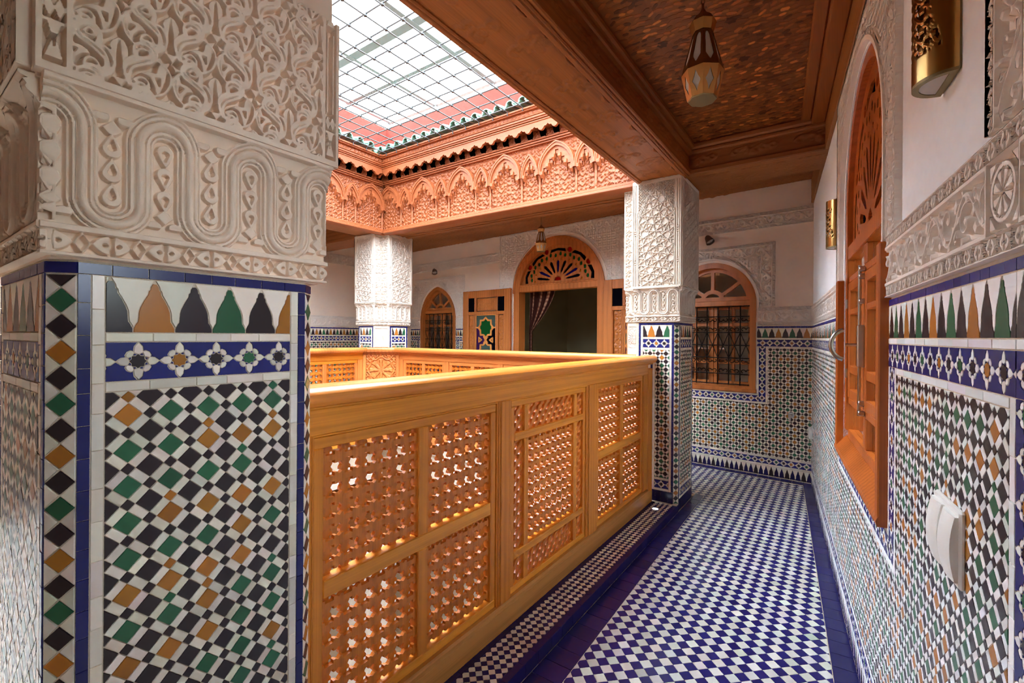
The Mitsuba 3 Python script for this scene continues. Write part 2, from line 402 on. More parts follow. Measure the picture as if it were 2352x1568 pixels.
solid('dark_wall', [(HX0 - 1.2, HX0 - 1.1, -.6, 5, -3.3, -1.25), (HX1 + 1.1, HX1 + 1.2, -.6, 5, -3.3, -1.25), (HX0 - 1.2, HX1 + 1.2, 4.9, 5, -3.3, -1.25), (HX0 - 1.2, HX1 + 1.2, -.7, -.6, -3.3, -1.25), (HX0 - 1.2, HX1 + 1.2, -.7, HY0 - .1, -1.25, -1.15), (HX0 - 1.2, HX1 + 1.2, HY1 + .1, 5, -1.25, -1.15), (HX0 - 1.2, HX0 - .1, HY0 - .1, HY1 + .1, -1.25, -1.15), (HX1 + .1, HX1 + 1.2, HY0 - .1, HY1 + .1, -1.25, -1.15)], 'stucco', LOWER)
for x, y in ((HX0 - .1, HY0), (HX0 - .1, HY1 - .4), (HX1 - .3, HY1 - .4), (HX1 - .3, HY0)): solid('pier', [(x, x + .4, y, y + .4, -3.3, -1.25)], 'stucco', LOWER)
solid('string_course', [(HX0 - .02, HX0 + .03, HY0, HY1, -.42, -.36), (HX0 - .02, HX0 + .02, HY0, HY1, -1.25, -1.20)], 'stucco', LOWER)
solid('court_floor', [(HX0 - 1.2, HX1 + 1.2, HY0 - 1.2, HY1 + 1.2, -3.4, -3.3)], 'marble_white', LOWER)

# ---------------------------------------------------------------- ceiling woodwork
def carve_soffit():
    m = Motif(.36, .40, .004)
    for k, (cx, cy) in enumerate([(.09, .10), (.27, .30)]):
        for sgn in (1, -1):
            t = np.linspace(0, 4.2, 26)
            r = .085 - .018 * t
            m.stroke(np.c_[cx + sgn * (.02 + r * np.cos(t)), cy + r * np.sin(t + (0 if sgn > 0 else .8))], .006, .005)
            for a in (.5, 1.6, 2.7):
                e = np.array([cx + sgn * .09 * math.cos(a), cy + .09 * math.sin(a)])
                m.stroke(spline([e, e + [sgn * .03, .02], e + [sgn * .05, -.01], e + [sgn * .035, -.035]], 4), .007, .005)
        m.fill([(cx - .02, cy), (cx, cy + .035), (cx + .02, cy), (cx, cy - .035)], .004)
    return m
SOFF = carve_soffit()
def beams():
    # long beam over the near railing: carved soffit between plain mouldings, carved inner side
    dn = Fr([R1, 0, SOFFIT], [1, 0, 0], [0, -1, 0], [0, 0, -1])              # u = x - R1, v = -y, out = down
    W = .388
    b = nxt('beam', CEILING)
    solid('core', [(R1, R1 + W, .3, 4.11, SOFFIT, CEIL + .02)], 'cedar_ceiling', b)
    relief('carved_soffit', dn, .045, W - .045, -3.62, -.3, .0075, lambda u, v: .006 * SOFF.at(u, v), 'cedar_ceiling', b)
    for n_, (a, c) in (('moulding', (0, .045)), ('moulding', (W - .045, W))):
        m = MB(); m.box(dn, a, c, -3.7, -.3, -.01, .012, .005); m.box(dn, a + .012, c - .012, -3.7, -.3, 0, .018, .004)
        add(n_, m.mesh(), 'wood_along_y' if False else 'cedar_ceiling', b)
    side = Fr([R1 + W, 0, 0], [0, 1, 0], [0, 0, 1], [1, 0, 0])               # u = y, v = z
    relief('carved_side', side, .3, 3.70, SOFFIT + .05, SOFFIT + .15, .0075, lambda u, v: .008 * SOFF.at(u * .9, v * 1.6), 'cedar_ceiling', b)
    m = MB(); m.box(side, .3, 3.7, SOFFIT + .0, SOFFIT + .045, -.01, .018, .006); m.box(side, .3, 3.7, SOFFIT + .155, SOFFIT + .19, -.01, .03, .008); m.box(side, .3, 3.7, SOFFIT + .19, CEIL, -.01, .05, .01)
    add('moulding', m.mesh(), 'cedar_ceiling', b)
    # cross beam at the pillar
    x1 = rwx(3.9) + .02
    b = nxt('beam', CEILING)
    solid('core', [(R1 + W, x1, 3.70, 4.10, SOFFIT, CEIL + .02)], 'cedar_plain', b)
    fr = Fr([0, 3.70, 0], [1, 0, 0], [0, 0, 1], [0, -1, 0])
    relief('carved_side', fr, R1 + W, x1, SOFFIT + .045, SOFFIT + .15, .0075, lambda u, v: .008 * SOFF.at(u * .9, v * 1.6), 'cedar_plain', b)
    m = MB(); m.box(fr, R1 + W, x1, SOFFIT, SOFFIT + .04, -.01, .02, .006); m.box(fr, R1 + W, x1, SOFFIT + .155, SOFFIT + .185, -.01, .03, .008); m.box(fr, R1 + W, x1, SOFFIT + .185, CEIL, -.01, .05, .01)
    add('moulding', m.mesh(), 'cedar_plain', b)
    fd = Fr([0, 3.70, SOFFIT], [1, 0, 0], [0, -1, 0], [0, 0, -1])
    relief('carved_soffit', fd, R1 + W + .05, x1, -.35, -.05, .0075, lambda u, v: .006 * SOFF.at(u, v), 'cedar_plain', b)
    # far beam under the far fascia, and its west and near fellows
    b = nxt('beam', CEILING)
    solid('core', [(-5.2, R1, R3 + .11, 4.06, SOFFIT, CEIL + .02), (R0 - .1, R1, R3 + .02, R3 + .12, SOFFIT - .0, SOFFIT + .02)], 'cedar_plain', b)
    m = MB(); f2 = Fr([0, 4.06, SOFFIT], [1, 0, 0], [0, -1, 0], [0, 0, -1])
    m.box(f2, -5.0, R1, 0, .05, -.01, .014, .005); m.box(f2, -5.0, R1, .1, .118, -.01, .012, .004); m.box(f2, -5.0, R1, .30, .318, -.01, .012, .004)
    add('moulding', m.mesh(), 'cedar_fascia' if False else 'cedar_plain', b)
    b = nxt('beam', CEILING); solid('core', [(-4.95, R0 - .11, .3, R3 + .11, SOFFIT, CEIL + .02), (R0 - .12, R0 - .02, .3, R3 + .1, SOFFIT, SOFFIT + .02)], 'cedar_plain', b)
    b = nxt('beam', CEILING); solid('core', [(R0, R1, .3, R2, SOFFIT, CEIL + .02)], 'cedar_plain', b)
    b = nxt('beam', CEILING); solid('core', [(-6.3, -4.95, 3.7, 4.06, SOFFIT, CEIL + .02)], 'cedar_plain', b)
    # pale boards along the right wall
    m = MB(); m.box(RW, 1.42, 6.0, SOFFIT, CEIL, 0, .022, .004); add('wall_board', m.mesh(), 'wood_board', CEILING)
    m = MB(); m.box(RW, .02, 1.0, SOFFIT, CEIL, 0, .022, .004); add('wall_board', m.mesh(), 'wood_board', CEILING)
    m = MB(); m.box(RW, 1.42, 6.0, CEIL - .05, CEIL, .022, .10, .008); m.box(RW, 1.42, 6.0, CEIL - .025, CEIL, .10, .16, .008); add('moulding', m.mesh(), 'cedar_ceiling', CEILING)
    # the near ceiling is inlaid with small chips of wood, each its own tone; the far ones are too dark to tell apart
    cd = Fr([0, 0, CEIL], [1, 0, 0], [0, -1, 0], [0, 0, -1]); x0 = R1 + W + .055; r = np.random.default_rng(17); t = []
    tones = [lin(150, 82, 34), lin(112, 58, 24), lin(88, 44, 18), lin(126, 68, 28), lin(196, 118, 50)]
    nx, ny = 31, 74
    for i in range(nx):
        for j in range(ny):
            c = np.array([x0 + .02 + (i + .5 * (j % 2)) * .0375, -3.64 + j * .0345]) + r.normal(0, .004, 2)
            if c[0] > PC[0] + S_ * (-c[1] - PC[1]) - .12 or c[0] > .16: continue
            if np.hypot((c[0] - x0) % .32 - .16, (c[1] + 4) % .36 - .18) < .034: continue
            a_ = r.choice([.15, .6, -.35, .15, -.1]) + r.normal(0, .12); L, w_ = r.uniform(.017, .027), r.uniform(.007, .0125)
            d, e = np.array([math.cos(a_), math.sin(a_)]), np.array([-math.sin(a_), math.cos(a_)]); k = r.uniform(.3, .8)
            P = [c - d * L, c - d * L * k + e * w_ * -1, c + d * L * .6 - e * w_, c + d * L, c + d * L * k + e * w_, c - d * L * .6 + e * w_]
            t.append((np.array(P), tones[r.choice(5, p=[.3, .26, .18, .2, .06])], 'wood_chip'))
    for i in range(4):
        for j in range(8):
            c = np.array([x0 + .16 + i * .32, -3.78 + j * .36]); 
            if c[0] > .02 or c[1] > -1.1 or c[1] < -3.6: continue
            q = np.arange(12) * np.pi / 6; rr = np.where(np.arange(12) % 2, .022, .030); t.append((np.c_[c[0] + rr * np.cos(q), c[1] + rr * np.sin(q)], tones[2] * .7, 'wood_star'))
    CHIPS.extend((cd, t))
    ch = Motif(.30, .34, .006); r2 = np.random.default_rng(3)
    for _ in range(60):
        c = r2.uniform([0, 0], [.30, .34]); a = r2.choice([0, .52, 1.05, 1.57, 2.1, 2.6]); L, w = r2.uniform(.012, .03), r2.uniform(.004, .009)
        d, e = np.array([math.cos(a), math.sin(a)]), np.array([-math.sin(a), math.cos(a)]); ch.fill([c + d * L, c + e * w, c - d * L, c - e * w], .006, r2.uniform(.45, 1.0))
    relief('carved_field', cd, R1 + W + .05, .0, -5.1, -4.11, .0125, lambda u, v: .012 * ch.at(u, v), 'cedar_plain', CEILING)
    relief('carved_field', cd, -6.2, R1 + W + .05, -5.6, -4.08, .016, lambda u, v: .012 * ch.at(u, v), 'cedar_plain', CEILING)
CHIPS = []
wood('wood_board', 1, lin(158, 104, 56), lin(124, 74, 36), rough=.45)
beams()

# ---------------------------------------------------------------- zellige
def square_field(u0, u1, v0, v1, p, ou, ov, holes=(), seed=0, share=.66):
    """Diamonds (big squares on edge), white strips and small squares between them."""
    r = np.random.default_rng(abs(int(seed)))
    a = p * share; b = p - a; q = p / math.sqrt(2); e1, e2 = np.array([1, 1]) / math.sqrt(2), np.array([-1, 1]) / math.sqrt(2)
    area = sbox(u0, v0, u1, v1)
    for h in holes: area = area.difference(h)
    prep = shapely.prepared.prep(area); out = []
    K = range(int((u0 - ou) / q) - 2, int((u1 - ou) / q) + 3); M = range(int((v0 - ov) / q) - 2, int((v1 - ov) / q) + 3)
    def colour(k, m):
        if k % 2 == 0: return BLACK
        g = ((k // 2) * 5 + (m // 2) * 3) % 11
        if r.random() < .06: return BLACK
        return OCHRE if g in (0, 3, 4, 8, 9) else GREEN
    for k in K:
        for m in M:
            if (k + m) % 2: continue
            c = np.array([ou + k * q, ov + m * q]); col = colour(k, m)
            for kind, (i0, i1, j0, j1) in (('diamond_tile', (-a / 2, a / 2, -a / 2, a / 2)), ('strip_tile', (a / 2, a / 2 + b, -a / 2, a / 2)), ('strip_tile', (-a / 2, a / 2, a / 2, a / 2 + b)), ('small_tile', (a / 2, a / 2 + b, a / 2, a / 2 + b))):
                P = np.array([c + i * e1 + j * e2 for i, j in ((i0, j0), (i1, j0), (i1, j1), (i0, j1))])
                cc = WHITE if kind == 'strip_tile' else (col if kind == 'diamond_tile' else (col if r.random() < .3 else BLACK))
                emit_poly(out, P, cc, kind, area, prep)
    return out

def emit_poly(out, P, col, kind, area=None, prep=None, least=6e-6):
    if area is None: out.append((np.asarray(P, float), col, kind)); return
    g = Polygon(P)
    if prep.contains(g): out.append((np.asarray(P, float), col, kind)); return
    if not prep.intersects(g): return
    g = g.intersection(area)
    for h in getattr(g, 'geoms', [g]):
        if h.geom_type == 'Polygon' and h.area > least and not h.interiors:
            out.append((np.array(h.exterior.coords)[:-1], col, kind))

def bricks_row(out, u0, u1, v0, v1, n, col, kind, seed=0, jit=.12):
    r = np.random.default_rng(abs(int(seed))); e = np.linspace(u0, u1, n + 1); e[1:-1] += r.uniform(-jit, jit, n - 1) * (u1 - u0) / n
    for a, b in zip(e[:-1], e[1:]): out.append((np.array([[a, v0], [b, v0], [b, v1], [a, v1]]), col, kind))
def bricks_col(out, u0, u1, v0, v1, n, col, kind, seed=0):
    r = np.random.default_rng(abs(int(seed))); e = np.linspace(v0, v1, n + 1); e[1:-1] += r.uniform(-.1, .1, n - 1) * (v1 - v0) / n
    for a, b in zip(e[:-1], e[1:]): out.append((np.array([[u0, a], [u1, a], [u1, b], [u0, b]]), col, kind))

MERLON = [(.5, 0), (.5, .08), (.44, .18), (.40, .22), (.38, .42), (.34, .52), (.25, .66), (.16, .78), (.15, .85), (.11, .87), (.10, .94), (.05, 1.0)]
def merlons(out, u0, u1, v0, v1, pitch, off=0.0, cols=(BLACK, OCHRE, BLACK, GREEN), k0=0):
    top = v0 + (v1 - v0) * .93
    area = sbox(u0, v0, u1, v1); prep = shapely.prepared.prep(area)
    shape = np.array(MERLON + [(-x, y) for x, y in MERLON[::-1]])
    ks = range(int((u0 - off) / pitch) - 1, int((u1 - off) / pitch) + 2)
    for k in ks:
        c = off + k * pitch
        P = np.c_[c + shape[:, 0] * pitch * .985, v0 + shape[:, 1] * (top - v0)]
        emit_poly(out, P, cols[(k + k0) % len(cols)], 'merlon_tile', area, prep)
        right = np.array([(c + x * pitch, v0 + y * (top - v0)) for x, y in MERLON[1:]])
        left = np.array([(c + pitch - x * pitch, v0 + y * (top - v0)) for x, y in MERLON[1:]])
        gap = np.vstack([right, [[c, v1], [c + pitch, v1]], left[::-1]])
        g = Polygon(gap).buffer(0).buffer(-.0004)
        for h in getattr(g, 'geoms', [g]):
            if not h.is_empty: emit_poly(out, np.array(h.exterior.coords)[:-1], WHITE, 'white_tile', area, prep)

def star_band(out, u0, u1, v0, v1, pitch, off=0.0, vertical=False, cols=(BLACK, OCHRE, BLACK, GREEN), bg=None, k0=0):
    """White flowers with a coloured heart on blue, in a row along u (or along v)."""
    bg = BLUE if bg is None else bg
    if vertical: o2 = []; star_band(o2, v0, v1, u0, u1, pitch, off, False, cols, bg); out += [(P[:, ::-1][::-1], c, k) for P, c, k in o2]; return
    cv, h = (v0 + v1) / 2, (v1 - v0) / 2; area = sbox(u0, v0, u1, v1); prep = shapely.prepared.prep(area)
    blue = area; R = pitch / 2
    for k in range(int((u0 - off) / pitch) - 1, int((u1 - off) / pitch) + 2):
        c = np.array([off + k * pitch, cv]); hr = .21 * pitch
        a = np.arange(16) * np.pi / 8; rr = np.where(np.arange(16) % 2, hr * .78, hr)
        heart = np.c_[c[0] + rr * np.cos(a), c[1] + rr * np.sin(a)]
        emit_poly(out, heart, cols[(k + k0) % len(cols)], 'star_tile', area, prep)
        for j in range(8):
            d = np.array([math.cos(j * np.pi / 4), math.sin(j * np.pi / 4)]); e = np.array([-d[1], d[0]])
            far = (R if j % 4 == 0 else (h if j % 4 == 2 else .36 * pitch)); w = .115 * pitch
            n0 = hr * .9
            P = np.array([c + d * n0, c + d * (n0 + w * .5) + e * -w, c + d * (far * .78 if j % 2 == 0 else far * .92) - e * w * .8, c + d * far, c + d * (far * .78 if j % 2 == 0 else far * .92) + e * w * .8, c + d * (n0 + w * .5) + e * w])
            emit_poly(out, P, WHITE, 'petal_tile', area, prep)
            blue = blue.difference(Polygon(P).buffer(.0004))
        blue = blue.difference(Polygon(heart).buffer(.0006))
        cutline = shapely.LineString([c - [R, 0], c + [R, 0]]).buffer(.0006)
        blue = blue.difference(cutline).difference(shapely.LineString([c + [0, -h], c + [0, h]]).buffer(.0004))
    for g in getattr(blue, 'geoms', [blue]):
        if g.geom_type == 'Polygon' and g.area > 2e-6: out.append((np.array(g.exterior.coords)[:-1], bg, 'ground_tile'))

def diamond_column(out, u0, u1, v0, v1, pitch, cols=(BLACK, GREEN, BLACK, OCHRE)):
    c = (u0 + u1) / 2; area = sbox(u0, v0, u1, v1); prep = shapely.prepared.prep(area); n = int((v1 - v0) / pitch) + 2
    for k in range(n):
        v = v1 - k * pitch
        emit_poly(out, [(c, v - pitch * .47), (u1, v), (c, v + pitch * .47), (u0, v)], cols[k % len(cols)], 'diamond_tile', area, prep)
        m = v - pitch / 2
        emit_poly(out, [(u0, m - pitch / 2 + .001), (c - .001, m), (u0, m + pitch / 2 - .001)], WHITE, 'triangle_tile', area, prep)
        emit_poly(out, [(u1, m - pitch / 2 + .001), (u1, m + pitch / 2 - .001), (c + .001, m)], WHITE, 'triangle_tile', area, prep)

def tile_mesh(mb, fr, P, col, rise=.0014, gap=.0004, bev=.0005, r=None, tilt=.006):
    """One glazed piece: a flat top with a bevelled rim that ends in the bed of grout."""
    P = np.asarray(P, float); n = len(P)
    if ((P[:, 0] * np.roll(P[:, 1], -1) - np.roll(P[:, 0], -1) * P[:, 1]).sum()) < 0: P = P[::-1]
    c = P.mean(0)
    d = np.roll(P, -1, 0) - P; L = np.linalg.norm(d, axis=1, keepdims=True) + 1e-12; nn = np.c_[-d[:, 1], d[:, 0]] / L
    b = nn + np.roll(nn, 1, 0); b = b / np.maximum((b ** 2).sum(1, keepdims=True), .25) * 2
    size = np.sqrt(abs(np.mean(np.abs(P - c))) ** 2) + 1e-9
    g, bv = min(gap, size * .15), min(bev, size * .15)
    o, i = P + b * g, P + b * (g + bv)
    t = (r.normal(0, tilt, 2) if r is not None else np.zeros(2)); h = rise + (r.uniform(-.25, .25) * rise if r is not None else 0)
    zi = h + (i - c) @ t; zo = np.full(n, -.001)
    v = np.vstack([np.c_[i, zi], np.c_[o, zo]])
    k = np.arange(n); j = (k + 1) % n
    rim = np.vstack([np.c_[k + n, j + n, j], np.c_[k + n, j, k]])
    e = np.roll(d, -1, 0); convex = ((d[:, 0] * e[:, 1] - d[:, 1] * e[:, 0]) > -1e-12).all()
    if convex: top = np.c_[np.zeros(n - 2, int), np.arange(1, n - 1), np.arange(2, n)]
    else:
        top = mapbox_earcut.triangulate_float64(i, np.array([n], np.uint32)).reshape(-1, 3).astype(int)
        a_, b_, c_ = (i[top[:, q]] for q in range(3)); ar = (b_ - a_)[:, 0] * (c_ - a_)[:, 1] - (b_ - a_)[:, 1] * (c_ - a_)[:, 0]
        top = np.where(ar[:, None] < 0, top[:, ::-1], top)
    if r is not None: col = np.clip(col * r.normal(1, .09) * (1 + r.normal(0, .03, 3)), 0, .95)
    mb.put(fr.pt(v), np.vstack([top, rim]), col)

def lay(fr, tiles, parent, seed=0, single=300, stuff_name='tile_field', bsdf='zellige', px=9.0):
    """Lays the tiles on a frame: the ones that show largest one by one, the rest as one mesh."""
    r = np.random.default_rng(abs(int(seed)))
    C = np.array([fr.pt(np.r_[P.mean(0), 0.0]) for P, _, _ in tiles])
    ext = np.array([np.ptp(P, axis=0).max() for P, _, _ in tiles])
    vx, vy, vz = project(C); facing = np.abs(((C - [0, 0, EYE]) / np.linalg.norm(C - [0, 0, EYE], axis=1, keepdims=True)) @ fr.W)
    area = np.array([abs(Polygon(P).area) for P, _, _ in tiles])
    size = np.where(in_view(C), np.sqrt(area * facing) / np.maximum(vz, .05) * 1060, 0)
    rest, kinds = MB(), {}
    for k, (_, _, kind) in enumerate(tiles): kinds.setdefault(kind, []).append(k)
    chosen = set()
    for kind, ks in kinds.items():
        ks = [k for k in ks if size[k] * 1.15 >= px]
        chosen |= set(sorted(ks, key=lambda k: -size[k])[:single])
    for k, (P, col, kind) in enumerate(tiles):
        if k in chosen:
            m = MB(); tile_mesh(m, fr, P, col, r=r); add(kind, m.mesh(), bsdf, parent, color=np.vstack(m.c))
        else: tile_mesh(rest, fr, P, col, r=r)
    if rest.n:
        key = add(stuff_name, rest.mesh(), bsdf, parent, color=np.vstack(rest.c)); tag(key, kind='stuff')
    return len(chosen)

lay(CHIPS[0].shift(w=.0005), CHIPS[1], CEILING, seed=71, bsdf='wood_chip', stuff_name='chip_field', px=9.0)
m_ = MB(); m_.box(CHIPS[0], R1 + .43, .25, -3.69, -1.0, -.01, .0004); add('field_board', m_.mesh(), 'cedar_dark', CEILING)
# levels of the dado, the same all round
Z_BAND, Z_STAR0, Z_STAR1, Z_MER0, Z_MER1, Z_BLUE1, Z_STUC = 1.250, 1.268, 1.335, 1.352, 1.444, 1.466, 1.471
# ---------------------------------------------------------------- carved stucco patterns
ARAB_STROKES = [
 ([(-0.31,-0.88),(-0.37,-0.73),(-0.39,-0.59),(-0.34,-0.45),(-0.21,-0.32),(-0.05,-0.2),(0.08,-0.13),(0.14,-0.03),(0.12,0.08),(0.04,0.14),(-0.09,0.14),(-0.19,0.05),(-0.22,-0.09),(-0.19,-0.23)], 0.0036),
 ([(-0.25,-0.89),(-0.3,-0.74),(-0.27,-0.55),(-0.18,-0.42),(-0.02,-0.3),(0.11,-0.21),(0.21,-0.07),(0.22,0.07),(0.16,0.18),(0.06,0.23),(-0.07,0.22)], 0.0036),
 ([(-0.41,-0.58),(-0.4,-0.46),(-0.32,-0.33),(-0.23,-0.23)], 0.0032),
 ([(-0.14,-0.2),(-0.15,-0.07),(-0.07,0.03),(0.03,0.04),(0.1,-0.03),(0.01,-0.13),(-0.12,-0.2)], 0.0028),
 ([(-0.21,-0.75),(-0.11,-0.65),(-0.02,-0.63),(0.06,-0.7),(0.08,-0.8)], 0.0032),
 ([(-0.2,-0.85),(-0.11,-0.76),(-0.02,-0.77),(0.03,-0.85)], 0.0032),
 ([(-0.22,-0.96),(-0.15,-0.87),(-0.05,-0.87),(0.02,-0.91)], 0.0028),
 ([(0.25,-0.12),(0.39,-0.17),(0.48,-0.27),(0.52,-0.41),(0.5,-0.58),(0.43,-0.76),(0.3,-0.9),(0.21,-0.95)], 0.0028),
 ([(0.22,0.11),(0.28,0.4),(0.2,0.52),(0.08,0.61),(-0.06,0.68),(-0.19,0.74),(-0.26,0.84),(-0.24,0.98),(-0.12,1.11),(0.02,1.16),(0.14,1.08),(0.2,0.94),(0.18,0.78)], 0.0036),
 ([(0.3,0.15),(0.33,0.27),(0.31,0.48),(0.24,0.62),(0.11,0.71),(-0.04,0.77),(-0.15,0.83),(-0.19,0.92),(-0.13,1.02),(-0.03,1.09),(0.08,1.07),(0.15,0.93),(0.13,0.78)], 0.0034),
 ([(0.18,0.73),(0.3,0.73),(0.38,0.62),(0.43,0.48),(0.41,0.33),(0.36,0.19),(0.25,0.1)], 0.0034),
 ([(-0.1,0.91),(-0.01,1.02),(0.07,0.97),(0.06,0.88),(-0.06,0.87)], 0.0028),
 ([(-0.28,0.79),(-0.39,0.67),(-0.43,0.52),(-0.41,0.34),(-0.36,0.21),(-0.3,0.15),(-0.23,0.09)], 0.0028),
 ([(-0.09,0.2),(-0.07,0.31),(0.01,0.39),(0.11,0.37),(0.18,0.25)], 0.0032),
 ([(-0.07,0.12),(-0.05,0.2),(0.03,0.25),(0.12,0.23),(0.18,0.14)], 0.0032),
]
ARAB_LEAVES = [
 ([(-0.1,-0.54),(0.05,-0.43),(0.17,-0.41),(0.22,-0.41),(0.26,-0.23),(0.32,-0.13),(0.39,-0.18),(0.44,-0.29),(0.42,-0.5),(0.36,-0.69),(0.29,-0.89),(0.22,-0.92),(0.18,-0.72),(0.1,-0.56),(-0.02,-0.54)], [(0.22,-0.52),(0.29,-0.51),(0.29,-0.68)]),
 ([(-0.37,0.67),(-0.3,0.76),(-0.24,0.58),(-0.15,0.59),(-0.04,0.55),(0.03,0.47),(-0.12,0.41),(-0.21,0.29),(-0.24,0.11),(-0.3,0.2),(-0.35,0.31),(-0.38,0.49)], [(-0.29,0.49),(-0.21,0.48),(-0.29,0.35)]),
 ([(0.5,1.09),(0.38,0.96),(0.33,0.83),(0.38,0.7),(0.43,0.56),(0.47,0.5),(0.48,0.75),(0.5,0.98)], None),
 ([(0.5,1.09),(0.61,1.05),(0.68,0.92),(0.7,0.8),(0.63,0.64),(0.62,0.49),(0.66,0.24),(0.6,0.32),(0.56,0.63),(0.52,0.99)], None),
 ([(0.39,0.17),(0.67,0.2),(0.55,-0.03)], None),
 ([(0.27,-0.16),(0.51,-0.03),(0.43,-0.23)], None),
 ([(0.53,-0.04),(0.73,-0.13),(0.61,-0.22)], None),
]
def arabesque(a=.0716, b=.0735, res=.0009):
    m = Motif(2 * a, 2 * b, res)
    for (i, j) in ((0, 0), (1, 1)):
        o = np.array([a * (.5 + i), b * (.5 + j)])
        for pts, w in ARAB_STROKES: m.stroke(spline(np.array(pts) * [a, b] + o, 3), w * .8, .0013)
        for pts, hole in ARAB_LEAVES:
            m.fill(np.array(pts) * [a, b] + o, .0012, .95)
        for pts, hole in ARAB_LEAVES:
            if hole: m.cut(np.array(hole) * [a, b] + o, .0012)
    return m
ARAB = arabesque()

def eye_motif(p=.075, h=.036, res=.0009):
    m = Motif(p, h, res); f = lambda pts: np.array(pts) * [p, h]
    L = [(.15, .5), (.22, .70), (.30, .84), (.40, .95), (.45, .95), (.475, .5), (.45, .05), (.40, .05), (.30, .16), (.22, .30)]
    m.fill(f(L), .0015); m.fill(f([(1 - x, y) for x, y in L]), .0015)
    m.stroke(f([(0, .97), (.13, .5), (0, .03), (-.13, .5)]), .0013, .0013, closed=True)
    m.stroke(f([(.43, .98), (.57, .02)]), .0006, .0008, .5); m.stroke(f([(.43, .02), (.57, .98)]), .0006, .0008, .5)
    for x in (.38, .62): m.cut(f([(x + .035 * math.cos(t), .5 + .075 * math.sin(t)) for t in np.arange(8) * np.pi / 4]), .001)
    return m
EYE_M = eye_motif()

def vegetal(pw=.17, ph=.085, res=.0012, w=.0028):
    m = Motif(pw, ph, res); f = lambda pts: np.array(pts) * [pw, ph]
    x = np.linspace(0, 1, 30); m.stroke(f(np.c_[x, .5 + .40 * np.sin(2 * np.pi * x)]), w, .0014)
    for cx, cy, s in ((.25, .40, 1), (.75, .60, -1)):
        t = np.linspace(0, 5.4, 24); r = .36 - .052 * t
        m.stroke(np.c_[cx * pw + s * r * ph * np.cos(t * s + 1.2), cy * ph + s * r * ph * np.sin(t * s + 1.2)], w * .85, .0013)
        m.fill(f([(cx - .04, cy), (cx, cy + .10), (cx + .05, cy + .02), (cx + .01, cy - .10)]), .0012)
        for a in (.3, 1.5, 2.9, 4.2):
            c = np.array([cx * pw, cy * ph]) + .43 * ph * np.array([math.cos(a), math.sin(a)]); d = np.array([math.cos(a + .9 * s), math.sin(a + .9 * s)]); e = np.array([-d[1], d[0]])
            m.fill([c - d * .012, c + e * .006, c + d * .014, c - e * .006], .0012, .9)
    for cx, cy, s in ((.5, .5, 1), (0, .5, -1)):
        m.fill(f([(cx - .07, cy + s * .30), (cx - .02, cy + s * .46), (cx + .05, cy + s * .33), (cx, cy + s * .15)]), .0012)
        m.cut(f([(cx - .02, cy + s * .34), (cx + .01, cy + s * .36), (cx + .0, cy + s * .25)]), .0012)
        m.fill(f([(cx - .05, cy - s * .30), (cx + .01, cy - s * .44), (cx + .06, cy - s * .30), (cx + .01, cy - s * .18)]), .0012)
    return m
VEG = vegetal()

def star_lattice(u, v, p=.062, t=.0032, off=(.11, .27, .43, .05, .31)):
    """A net of fine straps in five directions, as the carved star patterns show it."""
    h = np.zeros_like(u)
    for k in range(5):
        a = k * np.pi / 5 + .157
        s = (u * math.cos(a) + v * math.sin(a)) / p + off[k]
        d = np.abs(s - np.round(s)) * p
        h = np.maximum(h, np.clip((t - d) / .0012 + .5, 0, 1) * (.85 + .15 * (k % 2)))
    return h

